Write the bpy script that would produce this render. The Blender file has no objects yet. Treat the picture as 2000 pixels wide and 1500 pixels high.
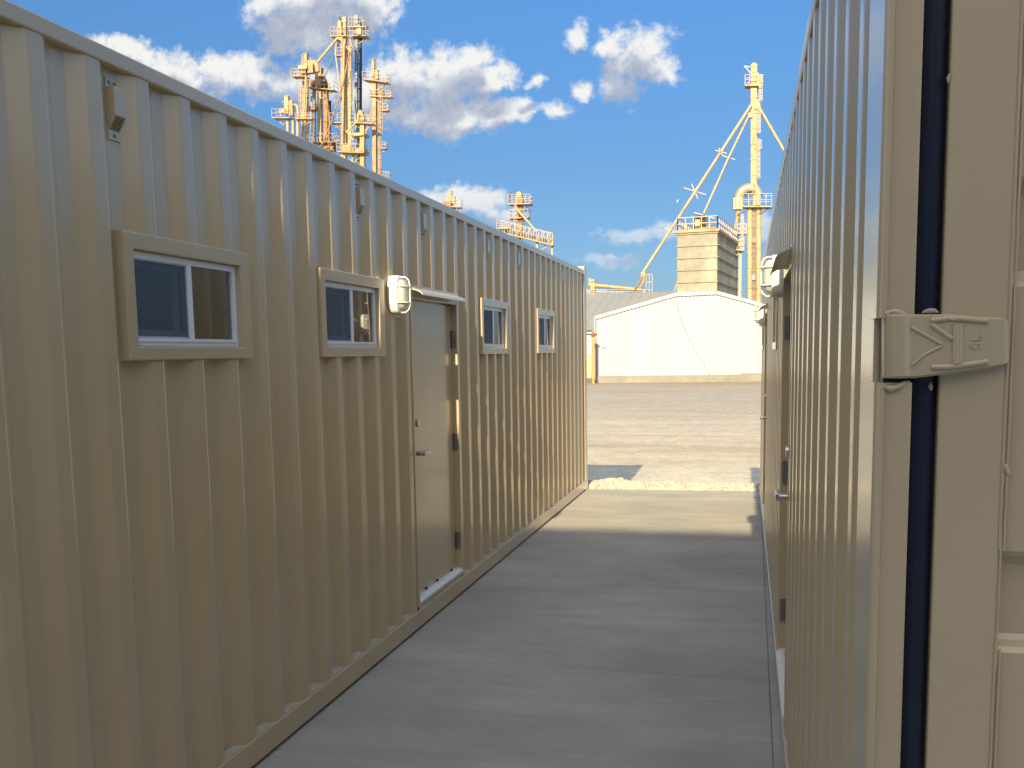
import bpy, math, random
from math import sin, cos, radians as R, pi
from mathutils import Vector, Matrix, noise
random.seed(7)
S = bpy.context.scene
COL = S.collection

# ------------------------------------------------------------------ camera
FPX, YAW, PITCH, ROLL, CZ = 1966.39, .2358, .1197, -.0159, 1.8084
fw = Vector((-sin(YAW)*cos(PITCH), cos(YAW)*cos(PITCH), -sin(PITCH)))
rt = Vector((cos(YAW), sin(YAW), 0)); up = rt.cross(fw)
rt2 = rt*cos(ROLL) + up*sin(ROLL); up2 = -rt*sin(ROLL) + up*cos(ROLL)
cam = bpy.data.cameras.new('camera'); co = bpy.data.objects.new('camera', cam); COL.objects.link(co)
m = Matrix((rt2, up2, -fw)).transposed().to_4x4(); m.translation = (0, 0, CZ); co.matrix_world = m
cam.sensor_width = 36; cam.lens = FPX/2000*36; cam.shift_y = 176/2000
cam.clip_start = .05; cam.clip_end = 6000
S.camera = co
S.render.resolution_x, S.render.resolution_y = 1024, 768

def ray(px, py):
    return rt2*((px-1000)/FPX) + up2*(-(py-926)/FPX) + fw
def at(px, py, Y):                       # real position on the vertical plane Y metres down the yard
    d = ray(px, py); return Vector((0, 0, CZ)) + d*(Y/d.y)

# ------------------------------------------------------------------ sun, sky, exposure
SUN_EL, SUN_AZ = 23.0, .9                # light travels down the alley and .9 degrees to the left
sd = bpy.data.lights.new('sun', 'SUN'); sd.energy = 4.75; sd.angle = R(.5); sd.color = (1, .79, .46)
so = bpy.data.objects.new('sun', sd); COL.objects.link(so)
so.rotation_euler = Vector((-sin(R(SUN_AZ)), cos(R(SUN_AZ)), -math.tan(R(SUN_EL)))).to_track_quat('-Z', 'Y').to_euler()
vs = S.view_settings; vs.view_transform = 'Standard'; vs.look = 'None'; vs.gamma = 1; vs.use_curve_mapping = False
vs.exposure = .95
W = bpy.data.worlds.new('World'); S.world = W; W.use_nodes = True

FILL_CLOUD_DIM, FILL_CLOUD_LIT = (1.55, 1.9, 2.4), (3.0, 3.5, 4.0)
FILL_GLOW = (4.6, 3.3, 1.9)
SKY_LOW, SKY_MID, SKY_HIGH = (.185, .25, .36), (.205, .30, .40), (.265, .46, .63)
def build_world():
    nt = W.node_tree; N = nt.nodes; Lk = nt.links; N.clear()
    out = N.new('ShaderNodeOutputWorld'); bg = N.new('ShaderNodeBackground'); bg.inputs[1].default_value = .13
    sky = N.new('ShaderNodeTexSky'); sky.sky_type = 'NISHITA'; sky.sun_disc = False
    sky.sun_elevation = R(SUN_EL); sky.sun_rotation = R(180 - SUN_AZ); sky.air_density = 1.0; sky.dust_density = .6; sky.ozone_density = 2.2
    # cumulus clouds: soft ellipses in the sky broken up by fractal noise
    cl = [(640, 5, 150, 62), (560, 22, 92, 58), (720, 22, 72, 42), (600, 72, 112, 40), (680, 62, 70, 38), (770, 35, 28, 24),
          (225, 98, 85, 34), (300, 128, 95, 42), (400, 140, 95, 42), (480, 148, 70, 38), (535, 162, 50, 34), (520, 125, 25, 22), (610, 165, 75, 42),
          (790, 140, 80, 50), (880, 140, 85, 48), (925, 110, 34, 28), (960, 150, 50, 36), (820, 205, 85, 40), (900, 220, 85, 42), (985, 225, 62, 34), (720, 190, 70, 50),
          (1078, 212, 40, 24), (1132, 176, 27, 16), (1042, 162, 21, 16), (1127, 70, 32, 32), (1205, 85, 42, 36), (1245, 105, 60, 52), (1295, 130, 38, 40), (1225, 150, 48, 36), (1180, 90, 22, 20),
          (915, 392, 72, 30), (965, 385, 36, 30), (860, 385, 60, 24), (970, 415, 50, 16), (1185, 517, 55, 13), (1255, 468, 62, 17), (1300, 450, 36, 15), (1500, 445, 50, 26),
          (300, 188, 160, 22), (860, 170, 60, 40)]
    G = bpy.data.node_groups.new('cloud_field', 'ShaderNodeTree')
    G.interface.new_socket('P', in_out='INPUT', socket_type='NodeSocketVector')
    G.interface.new_socket('D', in_out='OUTPUT', socket_type='NodeSocketFloat')
    G.interface.new_socket('B', in_out='OUTPUT', socket_type='NodeSocketFloat')
    gi = G.nodes.new('NodeGroupInput'); go = G.nodes.new('NodeGroupOutput')
    def gm(op, a, b=None, c=None):
        n = G.nodes.new('ShaderNodeMath'); n.operation = op
        for i, v in enumerate((a, b, c)):
            if v is None: continue
            if isinstance(v, (int, float)): n.inputs[i].default_value = v
            else: G.links.new(v, n.inputs[i])
        return n.outputs[0]
    def noise_n(vec, scale, detail, rough):
        n = G.nodes.new('ShaderNodeTexNoise'); n.inputs['Scale'].default_value = scale
        n.inputs['Detail'].default_value = detail; n.inputs['Roughness'].default_value = rough
        G.links.new(vec, n.inputs['Vector']); return n
    # wobble the coordinates a little so that no outline is an ellipse
    nw = noise_n(gi.outputs[0], 14, 3, .55)
    s = G.nodes.new('ShaderNodeVectorMath'); s.operation = 'SUBTRACT'; G.links.new(nw.outputs['Color'], s.inputs[0]); s.inputs[1].default_value = (.5, .5, .5)
    sc = G.nodes.new('ShaderNodeVectorMath'); sc.operation = 'SCALE'; G.links.new(s.outputs[0], sc.inputs[0]); sc.inputs['Scale'].default_value = .05
    ad = G.nodes.new('ShaderNodeVectorMath'); ad.operation = 'ADD'; G.links.new(gi.outputs[0], ad.inputs[0]); G.links.new(sc.outputs[0], ad.inputs[1])
    cur = None
    for (px, py, a, b) in cl:
        d = ray(px, py); u0, v0 = d.x/d.y, d.z/d.y
        k = 1/FPX/1.0
        mp = G.nodes.new('ShaderNodeVectorMath'); mp.operation = 'SUBTRACT'; G.links.new(ad.outputs[0], mp.inputs[0]); mp.inputs[1].default_value = (u0, v0, 0)
        ml = G.nodes.new('ShaderNodeVectorMath'); ml.operation = 'MULTIPLY'; G.links.new(mp.outputs[0], ml.inputs[0])
        ml.inputs[1].default_value = (1/(a*k*1.16), 1/(b*k*1.16), 0)
        ln = G.nodes.new('ShaderNodeVectorMath'); ln.operation = 'LENGTH'; G.links.new(ml.outputs[0], ln.inputs[0])
        if a < 45: lo = gm('ADD', ln.outputs['Value'], .20)
        else: lo = ln.outputs['Value']
        if cur is None: cur = lo
        else:
            n = G.nodes.new('ShaderNodeMath'); n.operation = 'SMOOTH_MIN'; n.inputs[2].default_value = .35
            G.links.new(cur, n.inputs[0]); G.links.new(lo, n.inputs[1]); cur = n.outputs[0]
    f = gm('SUBTRACT', 1.0, cur)
    f = gm('MINIMUM', f, .55)
    nb_ = noise_n(gi.outputs[0], 24, 4, .5)
    G.links.new(gm('ADD', f, gm('MULTIPLY', gm('SUBTRACT', nb_.outputs['Fac'], .5), 1.3)), go.inputs[1])
    n1 = noise_n(gi.outputs[0], 38, 9, .62)
    n1.inputs['Distortion'].default_value = .25
    f = gm('ADD', f, gm('MULTIPLY', gm('SUBTRACT', n1.outputs['Fac'], .47), 1.5))
    n1b = noise_n(gi.outputs[0], 120, 7, .6)
    f = gm('ADD', f, gm('MULTIPLY', gm('SUBTRACT', n1b.outputs['Fac'], .5), .85))
    G.links.new(f, go.inputs[0])
    def mth(op, a, b=None, c=None, clamp=False):
        n = N.new('ShaderNodeMath'); n.operation = op; n.use_clamp = clamp
        for i, v in enumerate((a, b, c)):
            if v is None: continue
            if isinstance(v, (int, float)): n.inputs[i].default_value = v
            else: Lk.new(v, n.inputs[i])
        return n.outputs[0]
    tc = N.new('ShaderNodeTexCoord'); sp = N.new('ShaderNodeSeparateXYZ'); Lk.new(tc.outputs['Generated'], sp.inputs[0])
    yy = mth('MAXIMUM', sp.outputs[1], .05)
    u = mth('DIVIDE', sp.outputs[0], yy); v = mth('DIVIDE', sp.outputs[2], yy)
    def field(du, dv):
        c = N.new('ShaderNodeCombineXYZ'); Lk.new(mth('ADD', u, du), c.inputs[0]); Lk.new(mth('ADD', v, dv), c.inputs[1])
        g = N.new('ShaderNodeGroup'); g.node_tree = G; Lk.new(c.outputs[0], g.inputs[0]); return g.outputs
    f0 = field(0, 0); f1 = field(.003, .009); f2 = field(.006, .024)
    d0 = f0[0]; d1 = f1[0]; d2 = f2[1]
    mr = N.new('ShaderNodeMapRange'); mr.interpolation_type = 'SMOOTHSTEP'; Lk.new(d0, mr.inputs[0]); mr.inputs[1].default_value = -.06; mr.inputs[2].default_value = .62
    front = N.new('ShaderNodeMapRange'); Lk.new(sp.outputs[1], front.inputs[0]); front.inputs[1].default_value = .25; front.inputs[2].default_value = .4
    alpha = mth('MULTIPLY', mr.outputs[0], front.outputs[0]); lowf = N.new('ShaderNodeMapRange'); Lk.new(sp.outputs[2], lowf.inputs[0]); lowf.inputs[1].default_value = .10; lowf.inputs[2].default_value = .16; lowf.inputs[3].default_value = .42; lowf.inputs[4].default_value = .96
    alpha = mth('MULTIPLY', alpha, lowf.outputs[0])
    # self shadow: how much cloud lies above towards the light
    r1 = N.new('ShaderNodeMapRange'); Lk.new(mth('SUBTRACT', d1, d0), r1.inputs[0]); r1.inputs[1].default_value = -.5; r1.inputs[2].default_value = .5; r1.inputs[3].default_value = 1.14; r1.inputs[4].default_value = .86
    r2 = N.new('ShaderNodeMapRange'); r2.interpolation_type = 'SMOOTHSTEP'; Lk.new(d2, r2.inputs[0]); r2.inputs[1].default_value = -.05; r2.inputs[2].default_value = .62; r2.inputs[3].default_value = .93; r2.inputs[4].default_value = .48
    sh = mth('MULTIPLY', r1.outputs[0], r2.outputs[0])
    ramp = N.new('ShaderNodeValToRGB'); Lk.new(sh, ramp.inputs[0])
    e = ramp.color_ramp.elements; e[0].position = .38; e[0].color = (1.35, 1.55, 2.0, 1); e[1].position = .92; e[1].color = (3.75, 3.7, 3.55, 1)
    m1 = ramp.color_ramp.elements.new(.68); m1.color = (2.6, 2.7, 2.95, 1)
    tint = N.new('ShaderNodeMix'); tint.data_type = 'RGBA'; tint.blend_type = 'MULTIPLY'; tint.inputs[0].default_value = 1
    Lk.new(sky.outputs[0], tint.inputs[6]); tr_ = N.new('ShaderNodeValToRGB'); Lk.new(sp.outputs[2], tr_.inputs[0]); te = tr_.color_ramp.elements
    te[0].position = .03; te[0].color = (*SKY_LOW, 1); te[1].position = .38; te[1].color = (*SKY_HIGH, 1); tm = te.new(.17); tm.color = (*SKY_MID, 1); Lk.new(tr_.outputs[0], tint.inputs[7])
    mix = N.new('ShaderNodeMix'); mix.data_type = 'RGBA'; Lk.new(alpha, mix.inputs[0]); Lk.new(tint.outputs[2], mix.inputs[6]); Lk.new(ramp.outputs[0], mix.inputs[7])
    # unseen bright cloud overhead and behind the viewpoint, added to fill the shade
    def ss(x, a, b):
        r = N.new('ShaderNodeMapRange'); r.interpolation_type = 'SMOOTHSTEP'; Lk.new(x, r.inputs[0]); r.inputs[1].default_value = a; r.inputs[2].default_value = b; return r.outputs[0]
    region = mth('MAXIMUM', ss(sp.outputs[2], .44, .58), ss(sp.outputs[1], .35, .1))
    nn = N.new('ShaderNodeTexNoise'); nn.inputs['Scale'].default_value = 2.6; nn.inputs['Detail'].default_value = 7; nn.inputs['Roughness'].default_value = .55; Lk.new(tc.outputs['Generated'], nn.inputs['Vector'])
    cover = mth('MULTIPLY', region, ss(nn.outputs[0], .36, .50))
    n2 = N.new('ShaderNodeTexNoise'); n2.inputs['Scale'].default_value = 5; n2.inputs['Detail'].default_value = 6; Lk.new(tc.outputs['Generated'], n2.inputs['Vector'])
    rc = N.new('ShaderNodeValToRGB'); Lk.new(n2.outputs[0], rc.inputs[0]); q = rc.color_ramp.elements; q[0].position = .3; q[0].color = (*FILL_CLOUD_DIM, 1); q[1].position = .65; q[1].color = (*FILL_CLOUD_LIT, 1)
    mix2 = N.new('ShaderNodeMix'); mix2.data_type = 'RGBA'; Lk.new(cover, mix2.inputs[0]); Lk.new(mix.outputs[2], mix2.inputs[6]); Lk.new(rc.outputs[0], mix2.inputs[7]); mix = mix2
    # warm glow added to the unseen cloud on the sun side, extra fill
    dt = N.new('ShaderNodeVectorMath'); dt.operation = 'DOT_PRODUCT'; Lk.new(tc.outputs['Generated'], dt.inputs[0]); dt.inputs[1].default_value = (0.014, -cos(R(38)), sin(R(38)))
    gl = mth('MULTIPLY', ss(dt.outputs['Value'], .72, .98), cover); gv = N.new('ShaderNodeVectorMath'); gv.operation = 'SCALE'; gv.inputs[0].default_value = FILL_GLOW; Lk.new(gl, gv.inputs['Scale'])
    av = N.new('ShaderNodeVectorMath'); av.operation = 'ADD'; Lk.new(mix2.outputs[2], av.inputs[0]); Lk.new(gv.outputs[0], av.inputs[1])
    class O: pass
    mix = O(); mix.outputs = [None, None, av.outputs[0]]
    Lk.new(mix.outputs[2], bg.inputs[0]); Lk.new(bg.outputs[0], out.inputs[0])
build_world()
W.cycles.sampling_method = 'MANUAL'; W.cycles.sample_map_resolution = 512

# ------------------------------------------------------------------ materials
def mat(name, base, rough=.5, metal=0, var=.12, vscale=3, bump=0, bscale=40, coat=0, stretch=(1, 1, 1), col2=None, c2pos=(.45, .7), coord='Object', spec=.5, c2scale=2, c2stretch=(1,1,1), wav=0, crough=.15, grain=None):
    M_ = bpy.data.materials.new(name); M_.use_nodes = True; nt = M_.node_tree; N = nt.nodes; Lk = nt.links
    b = N['Principled BSDF']; b.inputs['Roughness'].default_value = rough; b.inputs['Metallic'].default_value = metal
    b.inputs['Specular IOR Level'].default_value = spec
    if coat: b.inputs['Coat Weight'].default_value = coat; b.inputs['Coat Roughness'].default_value = crough
    tc = N.new('ShaderNodeTexCoord'); mp = N.new('ShaderNodeMapping'); Lk.new(tc.outputs[coord], mp.inputs[0]); mp.inputs['Scale'].default_value = stretch
    nz = N.new('ShaderNodeTexNoise'); nz.inputs['Scale'].default_value = vscale; nz.inputs['Detail'].default_value = 8; nz.inputs['Roughness'].default_value = .65; Lk.new(mp.outputs[0], nz.inputs[0])
    r = N.new('ShaderNodeMapRange'); Lk.new(nz.outputs[0], r.inputs[0]); r.inputs[1].default_value = .25; r.inputs[2].default_value = .75; r.inputs[3].default_value = 1-var; r.inputs[4].default_value = 1+var
    mx = N.new('ShaderNodeVectorMath'); mx.operation = 'SCALE'; mx.inputs[0].default_value = base; Lk.new(r.outputs[0], mx.inputs['Scale'])
    colr = mx.outputs[0]
    if col2:
        mp2 = N.new('ShaderNodeMapping'); Lk.new(tc.outputs[coord], mp2.inputs[0]); mp2.inputs['Scale'].default_value = c2stretch
        n2 = N.new('ShaderNodeTexNoise'); n2.inputs['Scale'].default_value = c2scale; n2.inputs['Detail'].default_value = 7; n2.inputs['Roughness'].default_value = .62; Lk.new(mp2.outputs[0], n2.inputs[0])
        r2 = N.new('ShaderNodeMapRange'); r2.interpolation_type = 'SMOOTHSTEP'; Lk.new(n2.outputs[0], r2.inputs[0]); r2.inputs[1].default_value = c2pos[0]; r2.inputs[2].default_value = c2pos[1]
        m2 = N.new('ShaderNodeMix'); m2.data_type = 'RGBA'; Lk.new(r2.outputs[0], m2.inputs[0]); Lk.new(colr, m2.inputs[6]); m2.inputs[7].default_value = (*col2, 1); colr = m2.outputs[2]
    if grain:
        n4 = N.new('ShaderNodeTexNoise'); n4.inputs['Scale'].default_value = grain[0]; n4.inputs['Detail'].default_value = 3; Lk.new(tc.outputs[coord], n4.inputs[0])
        r4 = N.new('ShaderNodeMapRange'); Lk.new(n4.outputs[0], r4.inputs[0]); r4.inputs[1].default_value = .3; r4.inputs[2].default_value = .7; r4.inputs[3].default_value = 1-grain[1]; r4.inputs[4].default_value = 1+grain[1]
        m4 = N.new('ShaderNodeVectorMath'); m4.operation = 'SCALE'; Lk.new(colr, m4.inputs[0]); Lk.new(r4.outputs[0], m4.inputs['Scale']); colr = m4.outputs[0]
    Lk.new(colr, b.inputs['Base Color'])
    rr = N.new('ShaderNodeMapRange'); Lk.new(nz.outputs[0], rr.inputs[0]); rr.inputs[3].default_value = max(0, rough-.07); rr.inputs[4].default_value = min(1, rough+.07); Lk.new(rr.outputs[0], b.inputs['Roughness'])
    prev = None
    if wav:
        n5 = N.new('ShaderNodeTexNoise'); n5.inputs['Scale'].default_value = 2.2; n5.inputs['Detail'].default_value = 1; Lk.new(tc.outputs[coord], n5.inputs[0])
        b5 = N.new('ShaderNodeBump'); b5.inputs['Strength'].default_value = 1; b5.inputs['Distance'].default_value = wav; Lk.new(n5.outputs[0], b5.inputs['Height']); prev = b5.outputs[0]
    if bump:
        n3 = N.new('ShaderNodeTexNoise'); n3.inputs['Scale'].default_value = bscale; n3.inputs['Detail'].default_value = 6; n3.inputs['Roughness'].default_value = .6; Lk.new(mp.outputs[0], n3.inputs[0])
        bp = N.new('ShaderNodeBump'); bp.inputs['Strength'].default_value = 1; bp.inputs['Distance'].default_value = bump; Lk.new(n3.outputs[0], bp.inputs['Height'])
        if prev: Lk.new(prev, bp.inputs['Normal'])
        prev = bp.outputs[0]
    if prev: Lk.new(prev, b.inputs['Normal'])
    if coat and prev: Lk.new(prev, b.inputs['Coat Normal'])
    return M_

TAN = (.555, .432, .263)
M = {}
M['tan'] = mat('tan_paint', TAN, .38, var=.05, vscale=1.3, bump=.00025, bscale=260, wav=.006, spec=.6, coat=1, crough=.16, col2=(.52, .418, .278), c2pos=(.5, .75), c2scale=1.1, c2stretch=(1, 1, .5), grain=(420, .035))
M['tan_door'] = mat('tan_door_paint', TAN, .36, var=.04, vscale=1, bump=.00015, bscale=200, wav=.003, spec=.6, coat=.8, crough=.14)
M['seal'] = mat('grey_sealant', (.46, .42, .33), .55, var=.15, vscale=30)
M['white'] = mat('white_vinyl', (.86, .89, .94), .3, var=.03, coat=.5)
M['lampw'] = mat('white_lamp_plastic', (.80, .80, .76), .4, var=.03)
M['screen_frame'] = mat('grey_screen_frame', (.42, .46, .52), .5)
M['metal'] = mat('satin_metal', (.62, .60, .56), .25, 1, var=.08)
M['hinge'] = mat('dull_steel_hinge', (.26, .26, .25), .42, .7, var=.2, vscale=30)
M['alu'] = mat('aluminium_sill', (.82, .83, .84), .45, .1, var=.08, vscale=20)
M['galv'] = mat('white_drip_metal', (.50, .50, .47), .4, .2, var=.2, vscale=35, bump=.002, bscale=90)
M['dark'] = mat('dark_gap', (.02, .02, .02), .8)
M['floorin'] = mat('interior_floor', (.12, .10, .08), .7)
M['inside'] = mat('interior_lining', (.45, .43, .38), .7)
M['gasket'] = mat('navy_rubber_gasket', (.006, .013, .034), .33, var=.25, vscale=8, bump=.0006, bscale=30, wav=.01)
M['cream'] = mat('cream_yellow_tower_paint', (.38, .275, .15), .5, var=.18, vscale=.6, col2=(.24, .14, .07), c2pos=(.50, .72), c2scale=.9, c2stretch=(1, 1, .35))
M['creamw'] = mat('pale_cream_paint', (.41, .33, .21), .5, var=.15, vscale=.7, col2=(.27, .18, .10), c2pos=(.52, .74), c2scale=1.3)
M['rust'] = mat('rusty_cream_paint', (.30, .19, .11), .65, var=.3, vscale=1.2, col2=(.14, .085, .05), c2pos=(.45, .7), c2scale=1.5)
M['greyleg'] = mat('galvanised_tower_steel', (.17, .20, .25), .4, .4, var=.15, vscale=.7)
M['rail'] = mat('pale_railing_paint', (.42, .35, .28), .5, var=.15, vscale=1)
M['duct'] = mat('weathered_duct_steel', (.33, .31, .25), .5, .3, var=.15, vscale=.8)
M['darkm'] = mat('dark_machinery', (.05, .036, .026), .7, var=.3, vscale=1)
M['bird'] = mat('white_feathers', (.6, .6, .6), .7)
M['wire'] = mat('grey_cable', (.26, .27, .28), .7)
M['sign'] = mat('white_sign', (.62, .65, .70), .5, var=.02)
M['ink'] = mat('faded_grey_lettering', (.22, .22, .23), .7)
M['footing'] = mat('footing_concrete', (.235, .23, .215), .85, var=.25, vscale=.8, bump=.01, bscale=4)
M['stone'] = mat('limestone_rock', (.46, .445, .40), .85, var=.35, vscale=9, bump=.003, bscale=60)
M['roofgrey'] = mat('grey_metal_roof', (.30, .31, .31), .5, .1, var=.08, vscale=.25)
M['rustcap'] = mat('rusty_iron', (.24, .09, .05), .8, var=.3, vscale=10)
M['post'] = mat('yellow_post_paint', (.42, .29, .11), .5, var=.12, vscale=2)

def glass_mat(name, tint=(.9, .95, .95), rough=0.0):
    M_ = bpy.data.materials.new(name); M_.use_nodes = True; nt = M_.node_tree; N = nt.nodes; Lk = nt.links; N.clear()
    o = N.new('ShaderNodeOutputMaterial'); g = N.new('ShaderNodeBsdfGlossy'); g.inputs['Roughness'].default_value = rough; g.inputs[0].default_value = (.95, .97, 1, 1)
    t = N.new('ShaderNodeBsdfTransparent'); t.inputs[0].default_value = (*tint, 1)
    f = N.new('ShaderNodeFresnel'); f.inputs[0].default_value = 3.3; mx = N.new('ShaderNodeMixShader')
    Lk.new(f.outputs[0], mx.inputs[0]); Lk.new(t.outputs[0], mx.inputs[1]); Lk.new(g.outputs[0], mx.inputs[2]); Lk.new(mx.outputs[0], o.inputs[0])
    return M_
M['glass'] = glass_mat('window_glass', (.42, .46, .46))
def screen_mat():
    M_ = bpy.data.materials.new('insect_screen'); M_.use_nodes = True; nt = M_.node_tree; N = nt.nodes; Lk = nt.links; N.clear()
    o = N.new('ShaderNodeOutputMaterial'); d = N.new('ShaderNodeBsdfPrincipled'); d.inputs['Base Color'].default_value = (.10, .145, .21, 1); d.inputs['Roughness'].default_value = .55
    t = N.new('ShaderNodeBsdfTransparent'); mx = N.new('ShaderNodeMixShader')
    tc = N.new('ShaderNodeTexCoord'); nz = N.new('ShaderNodeTexNoise'); nz.inputs['Scale'].default_value = 8; Lk.new(tc.outputs['Object'], nz.inputs[0])
    r = N.new('ShaderNodeMapRange'); Lk.new(nz.outputs[0], r.inputs[0]); r.inputs[3].default_value = .55; r.inputs[4].default_value = .40
    Lk.new(r.outputs[0], mx.inputs[0]); Lk.new(d.outputs[0], mx.inputs[1]); Lk.new(t.outputs[0], mx.inputs[2]); Lk.new(mx.outputs[0], o.inputs[0])
    return M_
M['screen'] = screen_mat()
def lens_mat():
    M_ = bpy.data.materials.new('frosted_lamp_glass'); M_.use_nodes = True; b = M_.node_tree.nodes['Principled BSDF']
    b.inputs['Base Color'].default_value = (.62, .66, .66, 1); b.inputs['Roughness'].default_value = .18; b.inputs['Transmission Weight'].default_value = .35; b.inputs['IOR'].default_value = 1.3
    return M_
M['lens'] = lens_mat()

def concrete_mat():
    M_ = bpy.data.materials.new('broomed_concrete'); M_.use_nodes = True; nt = M_.node_tree; N = nt.nodes; Lk = nt.links
    b = N['Principled BSDF']; tc = N.new('ShaderNodeTexCoord')
    def nz(stretch, scale, detail=6, rough=.6, off=(0, 0, 0)):
        mp = N.new('ShaderNodeMapping'); mp.inputs['Scale'].default_value = stretch; mp.inputs['Location'].default_value = off; Lk.new(tc.outputs['Object'], mp.inputs[0])
        n = N.new('ShaderNodeTexNoise'); n.inputs['Scale'].default_value = scale; n.inputs['Detail'].default_value = detail; n.inputs['Roughness'].default_value = rough; Lk.new(mp.outputs[0], n.inputs[0]); return n.outputs[0]
    def rng(x, a, b_, c, d):
        r = N.new('ShaderNodeMapRange'); Lk.new(x, r.inputs[0]); r.inputs[1].default_value = a; r.inputs[2].default_value = b_; r.inputs[3].default_value = c; r.inputs[4].default_value = d; return r.outputs[0]
    def mul(a, b_):
        n = N.new('ShaderNodeMath'); n.operation = 'MULTIPLY'; Lk.new(a, n.inputs[0])
        if isinstance(b_, float): n.inputs[1].default_value = b_
        else: Lk.new(b_, n.inputs[1])
        return n.outputs[0]
    broad = rng(nz((.7, 1.0, 1), 1.0, 7, .66), .3, .7, .78, 1.17)
    streak = rng(nz((.35, 3.2, 1), 2.0, 6, .65), .3, .7, .91, 1.07)
    fine = rng(nz((1.6, 34, 1), 2.0, 5, .65), .3, .7, .91, 1.08)
    spot = rng(nz((1, 1, 1), 120, 4, .7), .3, .7, .90, 1.10)
    pit = rng(nz((1, 1, 1), 22, 2, .5, (3, 3, 3)), .74, .80, 1.0, .6)
    v = mul(mul(mul(mul(broad, streak), fine), spot), pit)
    # hairline and tooled joints
    sp = N.new('ShaderNodeSeparateXYZ'); Lk.new(tc.outputs['Object'], sp.inputs[0])
    wob = nz((1, 1, 1), 3, 3)
    for axis, pos, w, depth in ((1, 5.55, .005, .86), (1, 9.35, .005, .9), (1, 2.2, .006, .8), (0, -1.55, .003, .9)):
        a = N.new('ShaderNodeMath'); a.operation = 'SUBTRACT'; Lk.new(sp.outputs[axis], a.inputs[0]); a.inputs[1].default_value = pos
        wv = N.new('ShaderNodeMath'); wv.operation = 'MULTIPLY_ADD'; Lk.new(wob, wv.inputs[0]); wv.inputs[1].default_value = .02; Lk.new(a.outputs[0], wv.inputs[2])
        s2 = N.new('ShaderNodeMath'); s2.operation = 'SUBTRACT'; Lk.new(wv.outputs[0], s2.inputs[0]); s2.inputs[1].default_value = .01
        ab = N.new('ShaderNodeMath'); ab.operation = 'ABSOLUTE'; Lk.new(s2.outputs[0], ab.inputs[0])
        v = mul(v, rng(ab.outputs[0], w*.4, w*1.6, depth, 1.0))
    sc = N.new('ShaderNodeVectorMath'); sc.operation = 'SCALE'; sc.inputs[0].default_value = (.43, .424, .395); Lk.new(v, sc.inputs['Scale'])
    Lk.new(sc.outputs[0], b.inputs['Base Color']); b.inputs['Roughness'].default_value = .85
    bp = N.new('ShaderNodeBump'); bp.inputs['Distance'].default_value = .0025; Lk.new(nz((2.5, 70, 1), 2.0, 4, .6), bp.inputs['Height']); Lk.new(bp.outputs[0], b.inputs['Normal'])
    return M_
M['concrete'] = concrete_mat()

def ground_mat():
    M_ = bpy.data.materials.new('dusty_gravel_yard'); M_.use_nodes = True; nt = M_.node_tree; N = nt.nodes; Lk = nt.links
    b = N['Principled BSDF']; tc = N.new('ShaderNodeTexCoord')
    def nz(stretch, scale, detail=6, rough=.6):
        mp = N.new('ShaderNodeMapping'); mp.inputs['Scale'].default_value = stretch; Lk.new(tc.outputs['Object'], mp.inputs[0])
        n = N.new('ShaderNodeTexNoise'); n.inputs['Scale'].default_value = scale; n.inputs['Detail'].default_value = detail; n.inputs['Roughness'].default_value = rough; Lk.new(mp.outputs[0], n.inputs[0]); return n.outputs[0]
    def ramp(x, stops):
        r = N.new('ShaderNodeValToRGB'); Lk.new(x, r.inputs[0]); e = r.color_ramp.elements
        e[0].position, e[0].color = stops[0][0], (*stops[0][1], 1); e[1].position, e[1].color = stops[-1][0], (*stops[-1][1], 1)
        for p, c in stops[1:-1]: k = e.new(p); k.color = (*c, 1)
        return r.outputs[0]
    # tyre-worn bands running across the yard (they lie on the ground, in metres)
    sp = N.new('ShaderNodeSeparateXYZ'); Lk.new(tc.outputs['Object'], sp.inputs[0])
    w = nz((.12, .3, 1), 1.0, 4)
    yy = N.new('ShaderNodeMath'); yy.operation = 'MULTIPLY_ADD'; Lk.new(w, yy.inputs[0]); yy.inputs[1].default_value = 14; Lk.new(sp.outputs[1], yy.inputs[2])
    mr = N.new('ShaderNodeMapRange'); Lk.new(yy.outputs[0], mr.inputs[0]); mr.inputs[1].default_value = 20; mr.inputs[2].default_value = 92
    c = ramp(mr.outputs[0], [(0, (.54, .505, .43)), (.13, (.52, .485, .41)), (.17, (.40, .355, .28)), (.21, (.50, .465, .395)), (.34, (.40, .375, .335)), (.48, (.365, .345, .315)), (.62, (.36, .33, .295)), (.75, (.355, .315, .27)), (.88, (.28, .235, .195)), (1, (.25, .21, .165))])
    def mulr(cin, x, a, b_, lo, hi):
        r = N.new('ShaderNodeMapRange'); Lk.new(x, r.inputs[0]); r.inputs[1].default_value = a; r.inputs[2].default_value = b_; r.inputs[3].default_value = lo; r.inputs[4].default_value = hi
        s = N.new('ShaderNodeVectorMath'); s.operation = 'SCALE'; Lk.new(cin, s.inputs[0]); Lk.new(r.outputs[0], s.inputs['Scale']); return s.outputs[0]
    c = mulr(c, nz((.3, 1.0, 1), 1.1, 9, .74), .3, .7, .85, 1.14)
    c = mulr(c, nz((.06, .4, 1), 1.0, 5, .6), .3, .7, .93, 1.07)
    c = mulr(c, nz((1, .55, 1), 2.6, 9, .78), .3, .7, .80, 1.2)
    c = mulr(c, nz((1, 1, 1), 16, 5, .75), .3, .7, .78, 1.22)
    Lk.new(c, b.inputs['Base Color']); b.inputs['Roughness'].default_value = .95
    bp = N.new('ShaderNodeBump'); bp.inputs['Distance'].default_value = .03; Lk.new(nz((1, 1, 1), 9, 6, .7), bp.inputs['Height']); Lk.new(bp.outputs[0], b.inputs['Normal'])
    return M_
M['ground'] = ground_mat()

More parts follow.
